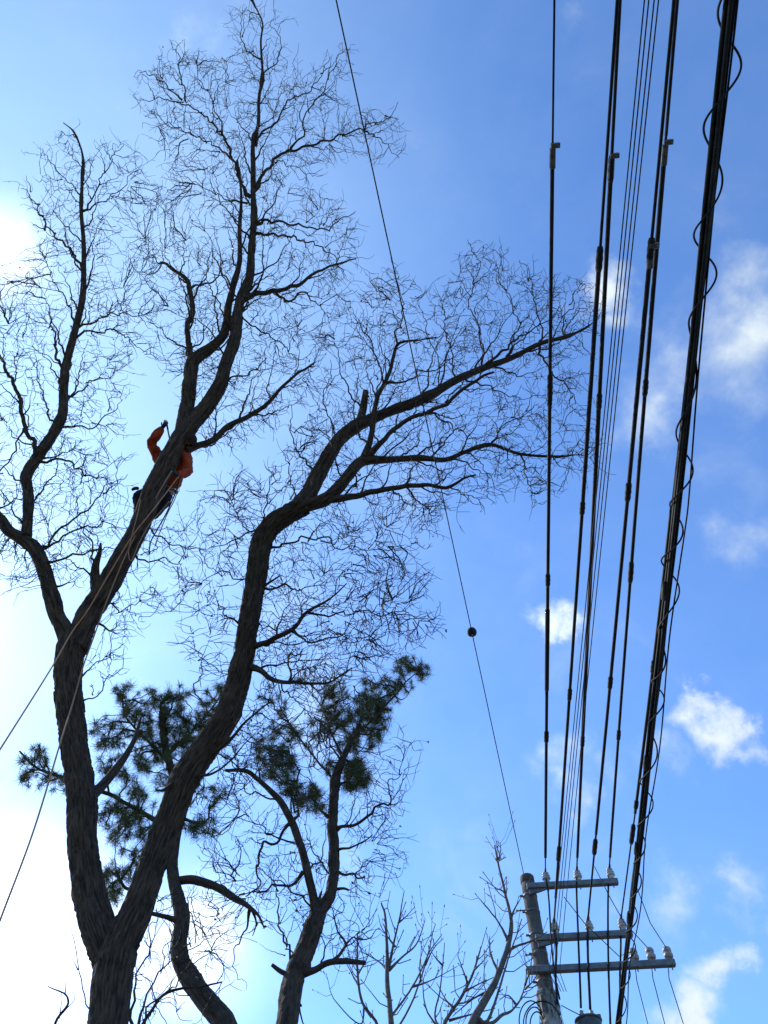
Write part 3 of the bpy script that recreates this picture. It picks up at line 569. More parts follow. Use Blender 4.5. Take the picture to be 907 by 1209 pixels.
sapling('bare young tree whose thin upright trunk stands midway between the pines and the pole', (462,1209), 10.5, [
 [(462,1209,7),(460,1185,6),(457,1159,5.4),(457,1116,3.6),(455,1082,2.6),(450,1066,1.8)],
 [(458,1145,3.4),(466,1110,3),(472,1082,2.6),(477,1051,1.8)],[(459,1146,3),(474,1131,2.8),(489,1119,2.4),(498,1100,2),(502,1086,1.6)],
 [(458,1146,3),(448,1136,2.4),(440,1131,2.2),(423,1122,1.6)],[(461,1200,4),(466,1195,3.6),(483,1171,3.2),(502,1137,2.6),(514,1091,1.8)],
 [(487,1165,2.4),(505,1160,2),(520,1152,1.6),(540,1140,1.2)],[(467,1118,2),(452,1098,1.6),(447,1080,1.2)],[(470,1090,2),(480,1082,1.6),(490,1070,1.2)],
 [(502,1140,2),(512,1120,1.8),(524,1108,1.4)]], 3)
sapling('bare young tree with curved outer shoots, just right of the forked pine', (446,1260), 11.2, [
 [(446,1260,6),(446,1212,4),(428,1184,3.4),(422,1147,2.8),(422,1103,1.8)],[(424,1165,2),(410,1140,1.6),(400,1115,1.2)],[(430,1188,2),(425,1210,2),(395,1180,1.6),(385,1150,1.2)],[(446,1215,3),(468,1215,3.4),(493,1168,3),(505,1128,2.4),(522,1103,1.6)],[(497,1160,2),(497,1130,1.6),(510,1100,1.2)],[(423,1150,1.8),(434,1130,1.5),(437,1112,1)]], 4)
sapling('bare young tree with slim shoots, between its two taller neighbours', (526,1250), 11.5, [
 [(526,1250,7),(524,1213,5),(535,1192,4),(548,1171,3.4),(558,1150,2.8),(567,1122,1.8)],[(522,1215,4),(514,1202,3.2),(520,1165,2.8),(525,1113,1.8)],
 [(536,1190,2.6),(525,1178,2.2),(515,1160,1.6)],[(549,1170,2.6),(565,1162,2.2),(590,1150,1.6)],[(552,1160,2),(545,1140,1.8),(540,1128,1.3)],[(560,1145,2),(570,1135,1.6),(576,1128,1.2)],
 [(528,1225,3),(505,1195,2.4),(500,1165,1.8),(503,1145,1.3)],[(530,1205,2.6),(560,1196,2.2),(585,1190,1.6)],[(523,1140,2),(512,1128,1.5),(508,1118,1)],[(540,1185,2),(555,1180,1.8),(575,1158,1.3)]], 5)
sapling('tallest bare young tree, its long shoot reaching up beside the utility pole', (557,1209), 11.2, [
 [(557,1209,10),(570,1185,9),(582,1165,8),(591,1145,6.6),(597,1128,6),(602,1108,5),(604,1091,4.4),(601,1073,3.8),(597,1058,3.2),(594,1042,2.8),(588,1017,2.2),(584,998,1.6)],
 [(601,1112,3),(588,1088,2.6),(576,1073,2.2),(565,1060,1.6)],[(603,1085,3),(608,1072,2.4),(614,1062,2)],[(598,1124,3.4),(612,1116,3),(622,1113,3),(634,1108,2.4),(646,1100,1.6)],
 [(562,1200,5),(576,1205,4.6),(591,1162,3.6),(603,1125,2.8),(616,1085,1.8)],[(560,1206,6),(579,1208,5),(592,1199,5),(604,1193,3.6),(614,1180,3.2),(620,1165,2.6),(622,1137,1.4)],
 [(610,1187,2.6),(600,1175,2),(590,1180,1.4)],[(590,1150,3),(580,1128,2.4),(578,1105,1.6)],[(589,1015,1.8),(591,1005,1.5),(591,995,1.2)],[(596,1054,2),(590,1050,1.6),(585,1051,1.2)],[(620,1163,2.4),(625,1150,2),(628,1140,1.4)],
 [(588,1017,1.6),(594,1014,1.3),(596,1011,1.2)],[(578,1170,3),(560,1178,2.4),(545,1190,2),(535,1200,1.6)],[(620,1168,2),(632,1155,1.6),(636,1140,1.2)]], 6)
# ------------------------------------------------------------------ utility pole
PX, PY = 3.0, 15.2; UPZ = np.array([0, 0, 1.0])
pole = thing('utility_pole', (PX, PY, 0), 'concrete utility pole with three steel crossarms on its right side', 'utility pole')
mb = MB(); zz = np.linspace(0, 11.84, 60); tube(mb, [(PX, PY, z) for z in zz], .19-.0043*zz, 24, .004); mb.build('shaft', M['concrete'], pole)
mb = MB(); lathe(mb, (PX, PY, 11.84), UPZ, [(.142, 0), (.148, .01), (.148, .14), (.13, .165), (0, .17)], 24); mb.build('cap', M['cap'], pole)
mb = MB(); rr = np.random.default_rng(3)
zz = np.linspace(7.2, 9.65, 50); tube(mb, [(PX, PY, z) for z in zz], .185+0*zz, 28, .02, ridges=.03); mb.build('peeling_wrap', M['wrap'], pole)
for k in range(110):                                                          # curled flakes of the wrap
    mb = MB(); a = rr.uniform(0, 6.28); z = rr.uniform(7.6, 9.6); h = rr.uniform(.10, .38); w = rr.uniform(.08, .24); o = rr.uniform(.012, .05)
    V = []
    for i in range(4):
        for j in range(3):
            t = a+w*(j-1)*.5; r = .192+o*(i/3)**2+.004*j; V.append((PX+r*math.cos(t), PY+r*math.sin(t), z-h*i/3))
    mb.add(V, np.array([[i*3+j, i*3+j+1, i*3+j+4, i*3+j+3] for i in range(3) for j in range(2)])); mb.build('flake', M['wrap'], pole)
for z, h, m in ((11.55, .05, 'dsteel'), (11.2, .035, 'dsteel'), (10.72, .045, 'dsteel'), (10.35, .05, 'dsteel'), (10.05, .07, 'steel'), (9.82, .045, 'dsteel')):
    r = .19-.0043*z+.008; r = max(r, .2) if z < 9.7 else r
    mb = MB(); lathe(mb, (PX, PY, z-h/2), UPZ, [(r-.004, 0), (r, .002), (r, h-.002), (r-.004, h)], 24)
    box(mb, (PX-r-.03, PY-.02, z), np.array([.035, 0, 0]), np.array([0, .012, 0]), UPZ*h*.5); mb.build('band', M[m], pole)
adir = np.array([math.cos(.093), -math.sin(.093), 0]); aper = np.array([math.sin(.093), math.cos(.093), 0])
INS = {}
def arm(ix, z, a0, a1, off, ins, big=False, s=.058):
    c0 = np.array([PX, PY, z])-aper*off
    m1 = MB(); box(m1, c0+adir*(a0+a1)/2, adir*(a1-a0)/2, aper*s, UPZ*s, .008); o = m1.build('crossarm', M['steel'], pole, smooth=False)
    mbp = MB(); box(mbp, c0+adir*a1+adir*.004, adir*.003, aper*(s-.008), UPZ*(s-.008), .001); mbp.build('end_cap', M['dsteel'], o, smooth=False)
    for x in (.25*(a1), .6*a1, a1-.1):
        mbn = MB(); lathe(mbn, c0+adir*x-UPZ*(s+.02), UPZ, [(.012, 0), (.012, .02), (.02, .021), (.02, .035)], 6); mbn.build('bolt', M['dsteel'], o)
    INS[ix] = []
    for x in ins:
        b = c0+adir*x+UPZ*s; mi = MB()
        if big: prof = [(.02, 0), (.02, .03), (.06, .035), (.082, .05), (.086, .10), (.07, .125), (.055, .135), (.078, .15), (.08, .2), (.06, .235), (.03, .25), (0, .252)]
        else: prof = [(.05, 0), (.055, .01), (.055, .05), (.045, .058), (.062, .07), (.086, .085), (.088, .098), (.055, .108), (.055, .128), (.08, .142), (.083, .155), (.05, .165), (.05, .185), (.068, .198), (.066, .222), (.035, .24), (0, .242)]
        lathe(mi, b, UPZ, prof, 20); io = mi.build('insulator', M['porcd' if big else 'porc'], o)
        mt = MB(); tube(mt, [b-UPZ*.18, b+UPZ*.04], .012, 8); mt.build('pin', M['dsteel'], o)
        INS[ix].append(b+UPZ*(.235 if not big else .19))
    return c0
c1 = arm(1, 11.66, -.05, 1.80, .17, (.38, 1.03, 1.70))
c2 = arm(2, 10.56, -.05, 1.80, .18, (.36, 1.02, 1.66))
c3 = arm(3, 9.95, -.31, 2.42, .20, (1.72, 2.03, 2.35), big=True)
for c, l in ((c1, .42), (c2, .45)):                                           # gusset plates under the two upper arms
    mb = MB(); p = [c-adir*.02-UPZ*.05, c+adir*l-UPZ*.05, c+adir*l*.4-UPZ*.13, c-adir*.02-UPZ*.17]
    V = [q-aper*.02 for q in p]+[q+aper*.03 for q in p]; mb.add(V, [[0, 1, 2, 3], [7, 6, 5, 4], [0, 4, 5, 1], [1, 5, 6, 2], [2, 6, 7, 3], [3, 7, 4, 0]]) if False else mb.add(V, np.array([[0, 1, 2, 3], [7, 6, 5, 4], [0, 4, 5, 1], [1, 5, 6, 2], [2, 6, 7, 3], [3, 7, 4, 0]]))
    mb.build('gusset', M['steel'], pole, smooth=False)
for (a, b) in (((-.35, 11.2), (-.12, 11.2)), ((-.3, 10.3), (-.1, 10.3))):
    mb = MB(); tube(mb, [np.array([PX, PY-.1, a[1]])+adir*a[0]*.9, np.array([PX, PY-.1, b[1]])+adir*b[0]], .014, 8); lathe(mb, np.array([PX, PY-.1, a[1]])+adir*a[0]*.9, -adir, [(.025, 0), (.025, .03)], 8); mb.build('step_bolt', M['dsteel'], pole)
# transformer
tx = atY(694, 1202, PY-.1); TX, TY, TZ = tx[0], PY-.1, tx[2]
tr = thing('transformer', (TX, TY, TZ-.9), 'dark round transformer tank whose lid just shows right of the pole foot', 'transformer')
mb = MB(); lathe(mb, (TX, TY, TZ-.9), UPZ, [(.2, 0), (.225, .02), (.225, .82), (.215, .83)], 28); mb.build('tank', M['tank'], tr)
mb = MB(); lathe(mb, (TX, TY, TZ-.07), UPZ, [(.23, 0), (.245, .01), (.245, .03), (.2, .055), (.08, .075), (0, .08)], 28); mb.build('lid', M['tank'], tr)
mb = MB(); box(mb, (TX+.2, TY-.05, TZ-.01), np.array([.03, 0, 0]), np.array([0, .02, 0]), UPZ*.05); mb.build('lid_clamp', M['dsteel'], tr, smooth=False)
for sx in (-.11, .07):
    mb = MB(); lathe(mb, (TX+sx, TY-.08, TZ-.03), UPZ, [(.03, 0), (.045, .02), (.03, .04), (.045, .06), (.03, .08), (.04, .1), (.02, .12), (0, .121)], 12); mb.build('bushing', M['porcd'], tr)
mb = MB(); box(mb, ((TX+PX)/2-.02, TY+.05, TZ-.35), np.array([(TX-PX)/2-.12, 0, 0]), np.array([0, .04, 0]), UPZ*.04); mb.build('hanger', M['steel'], tr, smooth=False)
# ------------------------------------------------------------------ overhead lines
def fitline(pts, z, end=None, back=-7.0, deg=2):
    Q = np.array([atZ(x, y, z) for x, y in pts]); w = np.ones(len(Q))
    if end is not None: Q = np.vstack([Q, end]); w = np.append(w, 4)
    c = np.polyfit(Q[:, 1], Q[:, 0], deg, w=w); c1_ = np.polyfit(Q[:, 1], Q[:, 0], 1, w=w)
    y0 = Q[:, 1].min(); y1 = Q[:, 1].max()
    sl = np.polyval(np.polyder(c), y0); x0 = np.polyval(c, y0)
    def f(y): y = np.asarray(y, float); return np.where(y < y0, x0+(y-y0)*sl, np.polyval(c, np.maximum(y, y0)))
    def P(y): y = np.asarray(y, float); return np.stack([f(y), y, np.full_like(y, z)], -1)
    return P, y0, y1
def ypix(P, y0, y1, py):                                # where along the line a picture row falls
    ys = np.linspace(y0, y1, 400); Q = P(ys)-CAM; d = Q@FW; r = 604.5-FPX*(Q@UP)/np.maximum(d, .1); return float(np.interp(py, r, ys))
def power_line(label, z, pts, end, base_r, sleeves, collars, clamp=None, drop=None, sleeve_sticks=()):
    P, y0, y1 = fitline(pts, z, end)
    t = thing('power_line', P(np.array([y1]))[0], label, 'power line', 'covered power lines running overhead to the pole')
    ys = np.linspace(-7, y1, 60); p = P(ys); mb = MB(); tube(mb, p, base_r, 8)
    mb.build('cable', M['cable'], t)
    for a, b, r in sleeves:
        r *= 1.14
        ya, yb = ypix(P, y0, y1, a) if a > 0 else -7, min(ypix(P, y0, y1, b), y1-.02); q = P(np.linspace(ya, yb, 24))
        mb = MB(); tube(mb, q, r, 10, .03); mb.build('insulating_sleeve', M['sleeve'], t)
    for a, r, ln in collars:
        r *= 1.15
        ya = ypix(P, y0, y1, a); q = P(np.linspace(ya-ln, ya+ln, 7)); rp = r*np.array([.75, 1, .92, 1.05, .92, 1, .75])
        mb = MB(); tube(mb, q, rp, 10, .05); mb.build('collar', M['sleeve'], t)
    if clamp:
        ya = ypix(P, y0, y1, clamp); q = P(np.array([ya]))[0]
        mb = MB(); box(mb, q+perp*.03+np.array([0, 0, -.01]), perp*.055, dirw*.03, UPZ*.03, .006); box(mb, q+dirw*.14, perp*.035, dirw*.12, UPZ*.03, .01); mb.build('clamp', M['dsteel'], t, smooth=False)
        mb = MB(); lathe(mb, q+perp*.06-UPZ*.05, UPZ, [(.014, 0), (.014, .1)], 6); mb.build('bolt', M['steel'], t)
    if end is not None:
        mb = MB(); e = np.asarray(end); tube(mb, [e-dirw*.16, e-dirw*.08, e, e+dirw*.08, e+dirw*.16], [base_r*1.2, base_r*1.9, base_r*1.5, base_r*1.9, base_r*1.2], 8); mb.build('tie', M['dsteel'], t)
    if drop is not None:
        q = [np.asarray(end)+UPZ*.0]+[atY(x, y, yy) for x, y, yy in drop]; mb = MB(); tube(mb, catmull(np.array(q), 6), base_r*1.25, 8); mb.build('drop_lead', M['cable'], t)
    return t, P, y0, y1
z1 = INS[1][0][2]; z2 = INS[2][0][2]
power_line('leftmost overhead line, nearly vertical, ending on the top crossarm nearest the pole', z1, [(654,0),(652,300),(649,500),(646.5,700),(645,850)], INS[1][0], .013,
 [(178,450,.022),(450,680,.024),(720,815,.034),(815,1012,.026),(685,720,.026)], [(455,.036,.16),(472,.034,.1),(685,.037,.12),(870,.04,.14)], 172, [(648,1060,14.86),(651,1111,14.8),(655,1150,14.85),(661,1180,14.9)])
power_line('overhead line second from left, down to the middle crossarm insulator nearest the pole', z2, [(728.5,0),(709,300),(694.5,500),(681,700),(670,850),(659,1020)], INS[2][0], .018,
 [(318,600,.025),(600,820,.022),(820,1060,.023)], [(306,.036,.14),(600,.034,.1),(820,.034,.12),(1008,.04,.2)], None, [(657,1120,14.86),(656,1150,14.85),(658,1185,14.9)])
power_line('overhead line third from left, square clamp near its top, to the top crossarm centre', z1, [(731.5,0),(717,300),(706.7,500),(695.5,700),(689,850)], INS[1][1], .016,
 [(0,186,.018),(190,474,.026),(474,875,.029),(875,1012,.025)], [(474,.038,.12),(875,.036,.14),(200,.034,.16)], 184, [(681,1058,14.86),(683,1111,14.8),(685,1160,14.8),(686,1190,14.85)])
power_line('overhead line, left of the rightmost pair, crossing down to the middle crossarm centre', z2, [(795,0),(768,300),(751,500),(730,700),(716.6,850),(700,1010)], INS[2][1], .019,
 [(296,581,.026),(581,806,.024),(806,985,.023)], [(294,.038,.12),(581,.037,.14),(806,.036,.12),(1000,.042,.2)], 290, [(694,1119,14.85),(695,1150,14.8),(697,1192,14.95)])
power_line('overhead line with a square clamp near the top right, ending at the top crossarm tip', z1, [(799,0),(776,300),(759,500),(743,700),(731,850)], INS[1][2], .016,
 [(0,160,.018),(172,458,.027),(458,676,.025),(676,1012,.023)], [(458,.037,.12),(676,.038,.2),(868,.035,.12)], 168, [(718,1060,14.86),(718,1111,14.8),(719,1160,14.8),(721,1215,14.8)])
power_line('overhead line hugging the left edge of the thick cable bundle, to the middle crossarm tip', z2, [(858,0),(826,300),(803,500),(782,700),(764.6,850),(742,1020)], INS[2][2], .015,
 [(600,787,.024),(787,960,.024)], [(787,.036,.12),(985,.04,.25),(950,.035,.1)], None, [(733,1120,14.85),(732,1160,14.8),(733,1215,14.8)])
# four thin wires
quad = [[(761.5,0),(731.5,300),(712,500),(698,650),(678.6,850),(661,1020)],[(766,0),(736.5,300),(716,500),(702,650),(681,850),(664.5,1020)],[(772,0),(741.5,300),(721,500),(705,650),(684,850),(668,1020)],[(777,0),(746,300),(726,500),(709.5,650),(688,850),(673,1020)]]
wh = ['leftmost', 'second from left', 'third from left', 'rightmost']
for i, q in enumerate(quad):
    z = 9.75; P, y0, y1 = fitline(q, z, None); ye = PY-.2; ys = np.linspace(-7, ye-.3, 50); p = P(ys)
    p = np.vstack([p, [[PX+.2+.05*i, PY-.12, z-.15]]]); mb = MB(); tube(mb, p, .0065, 6)
    tag(mb.build('thin_wire', M['copper'], origin=p[-1]), f'{wh[i]} of the four thin parallel wires in the middle of the overhead lines', 'wire', 'four thin parallel wires')
# thick bundle with looping lashing wire
BZ = 8.6; P, y0, y1 = fitline([(863,0),(829,300),(809,500),(787,700),(772,850),(751,1020),(731,1200)], BZ, None)
end_b = 24.0; f2 = P
def Pb(y): y = np.asarray(y, float); a = P(np.minimum(y, y1)); a[..., 1] = y; sl = (P(np.array([y1]))[0, 0]-P(np.array([y1-1]))[0, 0]); a[..., 0] += np.maximum(y-y1, 0)*sl; return a
bt = thing('cable_bundle', Pb(np.array([13.0]))[0], 'thick black bundle of telephone cables looped with thin wire, rightmost overhead', 'cable')
ys = np.linspace(-6, end_b, 150)
for ox, oz, r, fq in ((-.025, 0, .018, .31), (.004, .017, .018, .47), (.029, -.003, .017, .4), (.0, -.022, .019, .35), (-.016, .028, .012, .6), (.040, .016, .009, .9)):
    p = Pb(ys); p = p+perp*(ox+.006*np.sin(ys*fq*3+ox*90))[:, None]+UPZ*(oz+.006*np.cos(ys*fq*2.6+oz*70))[:, None]
    mb = MB(); tube(mb, p, r, 8, .04); mb.build('cable', M['sleeve'], bt)
ys = np.linspace(-6, 20, 1300); ph = ys/.84*2*math.pi
ph = ph+.55*np.sin(ys*1.13)+.3*np.sin(ys*2.9); amp = .092+.02*np.sin(ph*.5+1)+.018*np.sin(ys*1.7)+.012*np.sin(ys*4.1); amp = amp*np.where(np.sin(ph) < 0, np.clip(1.05-.05*ys, .5, 1), 1); p = Pb(ys)+perp*(np.sign(np.sin(ph))*np.abs(np.sin(ph))**1.1*amp+.01)[:, None]+UPZ*(np.cos(ph)*.07)[:, None]+dirw*(.07*np.sin(ys*2.3))[:, None]
mb = MB(); tube(mb, p, .0095, 6, cap=True); mb.build('lashing_wire', M['cable'], bt)
ys = np.linspace(-3, 20, 300); p = Pb(ys)+perp*(.05+(.055+.025*np.sin(ys*1.9))*np.clip((ys-1.2)/3, 0, 1))[:, None]-UPZ*(.02*np.cos(ys*2.2))[:, None]; mb = MB(); tube(mb, p, .009, 6); mb.build('cable', M['cable'], bt)
for yy in (5.2, 7.9, 9.6, 11.2):
    q = Pb(np.array([yy-.12, yy, yy+.12])); mb = MB(); tube(mb, q+perp*-.02, [.034, .040, .034], 10, .08); mb.build('cable_tie', M['sleeve'], bt)
# thin line with a bead, pole top to upper left
a = np.array([PX-.05, PY, 12.03]); b = atZ(397, 0, 12.1); dv = nrm(b-a); e2 = b+dv*7; t = np.linspace(0, 1, 50)[:, None]
p = a*(1-t)+e2*t; L0 = np.linalg.norm(e2-a)
gw = thing('overhead_wire', a, 'lone thin wire from the pole top across the willow crown, with a dark bead', 'wire')
mb = MB(); tube(mb, p, .0085, 6); mb.build('wire', M['copper'], gw)
rowy = [(np.abs(604.5-FPX*((q-CAM)@UP)/((q-CAM)@FW)-747)) for q in (a*(1-s)+e2*s for s in np.linspace(0, .9, 400))]; q = a+(e2-a)*np.linspace(0, .9, 400)[int(np.argmin(rowy))]
mb = MB(); lathe(mb, q-dv*.1, dv, [(.012, 0), (.03, .02), (.07, .05), (.085, .09), (.08, .1), (.084, .11), (.065, .155), (.03, .18), (.012, .2)], 16); mb.build('bead', M['sleeve'], gw)
mb = MB(); box(mb, q+dv*.0-UPZ*.085, dv*.02, perp*.012, UPZ*.02, .003); mb.build('clip', M['steel'], gw)
p4 = at(410, 40, 9.2)
# slender service wires of the lowest arm
def svc(label, pts, ins, y2, tailpx, zt):
    e = np.asarray(ins); up = [atY(x, y, yy) for x, y, yy in pts]; tail = [atZ(x, y, zt) for x, y in tailpx]; d = nrm(tail[-1]-tail[0]); tail.append(tail[-1]+d*16)
    q = np.array(up+[e+np.array([0, -.03, 0])]+tail); mb = MB(); tube(mb, q, .0085, 6); o = mb.build('service_wire', M['copper'], origin=e); tag(o, label, 'wire', 'service wires on the lowest crossarm')
svc('thin wire slanting under the arms to the left insulator of the lowest crossarm', [(666,1059,14.7),(691,1091,14.7),(731,1129,14.75)], INS[3][0], 0, [(752,1158),(765,1209)], 9.9)
svc('thin wire slanting from the upper arm to the middle insulator of the lowest crossarm', [(702,1023,14.4),(721,1061,14.5),(737,1089,14.6)], INS[3][1], 0, [(771,1155),(785,1209)], 9.9)
svc('thin wire from the cable bundle down to the outermost insulator of the lowest crossarm', [(752,1048,14.0),(768,1090,14.3)], INS[3][2], 0, [(790,1155),(807,1209)], 9.9)
# cable coils on the pole's left
cl_ = thing('cable_coil', atY(628, 1200, PY-.1), 'loops of slack black cable hanging left of the pole foot', 'cable')
for k, (cx, cy, rx, ry) in enumerate([(627,1205,14,26),(631,1207,10,20),(634,1209,8,16),(640,1209,22,30)]):
    th = np.linspace(.1, 5.9, 30); p = np.array([atY(cx+rx*math.cos(q), cy+ry*math.sin(q)*.9, PY-.25-.03*k+.04*math.sin(q*2)) for q in th]); mb = MB(); tube(mb, p, .012, 6); mb.build('loop', M['cable'], cl_)
p = [atY(663,1187,PY-.2), atY(674,1193,PY-.3), atY(686,1199,PY-.25)]; mb = MB(); tube(mb, catmull(np.array(p), 6), .009, 6); mb.build('lead', M['cable'], cl_)
# ------------------------------------------------------------------ climber
def dT(px, py): return WT.near_d(px, py)
DC = dT(192, 556)
def skin(name, chains, m, parent, sub=3, kind=None):
    """chains: list of lists of (point, radius); equal points are shared"""
    bm = bmesh.new(); lay = bm.verts.layers.skin.verify(); seen = {}; first = True
    for ch in chains:
        prev = None
        for p, r in ch:
            key = tuple(np.round(p, 4))
            if key not in seen:
                v = bm.verts.new(Vector(p)-Vector(root_loc)); seen[key] = v
                rr_ = r if isinstance(r, tuple) else (r, r); v[lay].radius = rr_; v[lay].use_root = first; first = False
            v = seen[key]
            if prev is not None and prev != v and bm.edges.get((prev, v)) is None: bm.edges.new((prev, v))
            prev = v
    me = bpy.data.meshes.new(name); bm.to_mesh(me); bm.free(); o = bpy.data.objects.new(name, me); COL.objects.link(o)
    md = o.modifiers.new('s', 'SKIN'); md.use_smooth_shade = True; sb = o.modifiers.new('u', 'SUBSURF'); sb.levels = sub; sb.render_levels = sub
    dg = bpy.context.evaluated_depsgraph_get(); me2 = bpy.data.meshes.new_from_object(o.evaluated_get(dg)); me2.name = name
    bpy.data.objects.remove(o); o = bpy.data.objects.new(name, me2); COL.objects.link(o); o.parent = parent
    if name in ('jacket', 'trousers'):
        co = np.empty(len(me2.vertices)*3, np.float32); me2.vertices.foreach_get('co', co); q = co.reshape(-1, 3).astype(float)
        q = q+field(q*2.6)*.17+field(q*5.5+3)*.07; me2.vertices.foreach_set('co', q.astype(np.float32).ravel())
    me2.materials.clear(); me2.materials.append(m)
    for p in me2.polygons: p.use_smooth = True
    return o
c = lambda px, py, dd: at(px, py, DC+dd)
root_loc = c(188, 590, .4)
man = thing('person', root_loc, 'tree climber in orange jacket and dark trousers hugging the left willow limb, one arm raised', 'person')
pel = c(195,586,.36); waist = c(203,567,.40); chest = c(209,550,.42); neck = c(216,532,.40); hd = c(222,522,.34); top = c(226,513,.32)
shL = c(190,545,.40); elL = c(178,522,.26); wrL = c(192,505,.20); shR = c(219,535,.32); elR = c(222,558,.10); wrR = c(211,561,-.14)
hipL = c(181,585,.40); knL = c(161,584,.10); anL = c(164,608,.34); hipR = c(200,583,.20); knR = c(181,607,.06); anR = c(176,611,.52)
skin('body', [[(pel,.12),(waist,.12),(chest,.13),(neck,.055),(hd,.085),(top,.08)],[(chest,.13),(shL,.06),(elL,.042),(wrL,.028)],[(chest,.13),(shR,.06),(elR,.042),(wrR,.028)],[(pel,.12),(hipL,.085),(knL,.055),(anL,.04)],[(pel,.12),(hipR,.085),(knR,.055),(anR,.04)]], M['skin'], man)
skin('jacket', [[(pel*.5+waist*.5,.19),(waist,.18),(chest,.19),(chest*.35+neck*.65,.10)],[(chest,.19),(shL,.105),((shL+elL)/2,.098),(elL,.088),((elL+wrL)/2,.078),(wrL,.058)],[(chest,.19),(shR,.12),((shR+elR)/2+np.array([.015,0,0]),.105),(elR,.09),((elR+wrR)/2,.075),(wrR,.055)]], M['orange'], man)
skin('trousers', [[(waist*.45+pel*.55,.165),(pel,.17),(hipL,.12),((hipL+knL)/2,.105),(knL,.09),((knL+anL)/2,.08),(anL,.065)],[(pel,.17),(hipR,.14),((hipR+knR)/2,.125),(knR,.10),((knR+anR)/2,.08),(anR,.065)]], M['trous'], man)
def hand(w, d, side, curl, name='glove'):
    d = nrm(d); s = nrm(side-d*np.dot(side, d)); n_ = np.cross(d, s); pm = w+d*.075
    ch = [[(w-d*.02,.034),(w+d*.01,.03),(pm,(.042,.026))]]
    for i, (o, l) in enumerate(((-.034,.075),(-.012,.085),(.011,.08),(.032,.062))):
        p0 = pm+s*o; p1 = p0+nrm(d+n_*curl*.3)*l*.45; p2 = p1+nrm(d+n_*curl*1.0)*l*.32; p3 = p2+nrm(d*.5+n_*curl*1.6)*l*.28
        ch.append([(pm,(.042,.026)),(p0+d*.02,.012),(p1,.0115),(p2,.0105),(p3,.009)])
    t0 = w+d*.035-s*.03; ch.append([(w+d*.01,.03),(t0,.014),(t0+nrm(-s+d)*.035,.0125),(t0+nrm(-s*.6+d+n_*curl)*.06,.011)])
    return skin(name, ch, M['glove'], man, 1)
hand(wrL, c(201,493,.1)-wrL, RT*1.0+FW*.4, .9); hand(wrR, c(203,556,-.1)-wrR, UP, 1.0)
for a_, k_, nm in ((anL, nrm(knL-anL), 0), (anR, nrm(knR-anR), 1)):
    f = nrm(np.array([-.4, -1.0, .15])); skin('boot', [[(a_+k_*.1,.062),(a_,.06),(a_-k_*.07,.055),(a_-k_*.075+f*.1,.048),(a_-k_*.08+f*.19,.04)],[(a_-k_*.07,.055),(a_-k_*.075-f*.05,.045)]], M['boot'], man, 2)
skin('boot_tip', [[(c(165,577,.12),.035),(c(160,576,.1),.034),(c(155,579,.08),.024)]], M['boot'], man, 1)
hx = nrm(top-hd)
mb = MB(); lathe(mb, hd+hx*.015, hx, [(.155,0),(.165,.008),(.135,.015),(.135,.05),(.12,.1),(.085,.135),(.04,.15),(0,.153)], 24); mb.build('helmet', M['helmet'], man)
fd = nrm(-FW-hx*np.dot(-FW, hx)); mb = MB(); lathe(mb, hd+fd*.085-hx*.0, fd, [(.014,0),(.02,.01),(.014,.03),(0,.036)], 10); mb.build('nose', M['skin'], man)
for s_ in (-1, 1):
    e = hd+fd*.08+hx*.02+np.cross(fd, hx)*.035*s_; mb = MB(); lathe(mb, e, fd, [(.014,0),(.012,.008),(0,.012)], 10); mb.build('eye', M['boot'], man)
    e = hd+np.cross(fd, hx)*.09*s_; mb = MB(); lathe(mb, e, np.cross(fd, hx)*s_, [(.03,0),(.03,.01),(.012,.016)], 10); mb.build('ear', M['skin'], man)
ax_ = nrm(chest-pel); mb = MB(); lathe(mb, pel*.55+waist*.45-ax_*.03, ax_, [(.165,0),(.178,.005),(.178,.05),(.165,.055)], 24); mb.build('harness_belt', M['strap'], man)
for q in ((c(206,581,.22)), (c(210,578,.3)), (c(176,578,.25))):
    mb = MB(); th = np.linspace(0, 6.283, 20); u_, v_ = RT, UP; tube(mb, np.array([q+u_*.025*math.cos(a)+v_*.045*math.sin(a) for a in th]), .006, 6); mb.build('carabiner', M['metalm'], man)
tl = thing('hand_saw', c(198,505,.12), 'small dark pruning saw hanging from the climber\'s raised hand', 'saw')
mb = MB(); box(mb, c(197.5,503,.1), nrm(c(200,516,.1)-c(197,500,.1))*.06, RT*.014, FW*.012, .004); mb.build('handle', M['boot'], tl)
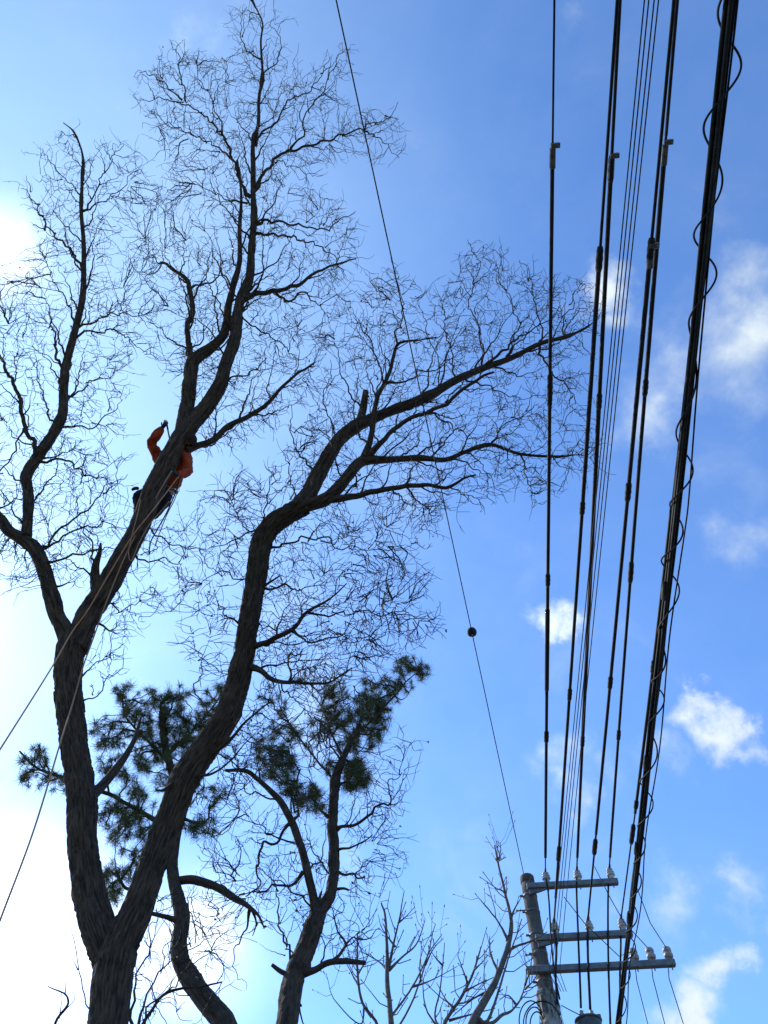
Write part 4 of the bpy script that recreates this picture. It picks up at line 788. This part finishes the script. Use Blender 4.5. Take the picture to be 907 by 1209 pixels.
mb = MB(); box(mb, c(199.6,514,.1), nrm(c(202,523,.1)-c(199,508,.1))*.11, RT*.014, FW*.002, .001); mb.build('blade', M['metalm'], tl, smooth=False)
# ------------------------------------------------------------------ ropes
def rope(label, pts, m, r=.009, name='rope', grp=None):
    q = catmull(np.array([at(x, y, d) for x, y, d in pts]), 8); mb = MB(); tube(mb, q, r, 6); o = mb.build(name, M[m], origin=q[0]); return tag(o, label, 'rope', grp)
rT = lambda x, y, off=.035: WT.near_d(x, y)-(.03+WT.arr[np.argmin((WT.arr[:,0]-x)**2+(WT.arr[:,1]-y)**2), 3])-off
G = 'climbing ropes running down the willow limb'
rope('long tan rope from the climber past the limb fork, the higher of two leaving leftwards', [(213,560,rT(205,545)),(203,573,rT(196,560)),(180,603,rT(175,600)),(157,632,rT(157,635)),(130,676,rT(130,680)),(104,720,rT(108,720)),(84,748,rT(88,755)),(60,790,9.9),(0,885,8.3),(-80,1010,6.6),(-150,1120,5.2)], 'rope', .010, grp=G)
rope('tan rope running down the fork and leaving the picture at the lower left', [(203,556,rT(200,548)),(192,574,rT(190,565)),(172,610,rT(170,612)),(150,652,rT(150,650)),(128,705,rT(124,700)),(108,760,rT(98,745)),(98,788,rT(88,790)),(86,830,rT(84,830)),(72,875,9.4),(40,980,8.2),(0,1087,7.0),(-60,1250,5.4)], 'rope2', .010, grp=G)
rope('short pale rope crossing the limb under the climber', [(166,590,rT(172,592)),(163,605,rT(168,606)),(157,628,rT(158,630)),(152,650,rT(150,650)),(155,662,rT(146,660)),(165,640,rT(156,640)),(176,620,rT(166,620)),(188,606,rT(172,606,.02)),(200,592,rT(180,590,.1))], 'rope2', .008, grp=G)
rope('dark slack rope hanging from the climber\'s belt right of the limb', [(212,566,DC+.05),(206,585,DC),(196,607,DC-.05),(186,625,DC-.1),(178,640,DC-.15),(176,655,DC-.2)], 'strap', .011, grp=G)
rope('pale rope doubled beside the dark slack one below the climber', [(214,562,DC-.05),(207,588,DC-.1),(198,606,DC-.15),(189,628,DC-.2),(183,645,DC-.2)], 'rope2', .008, grp=G)
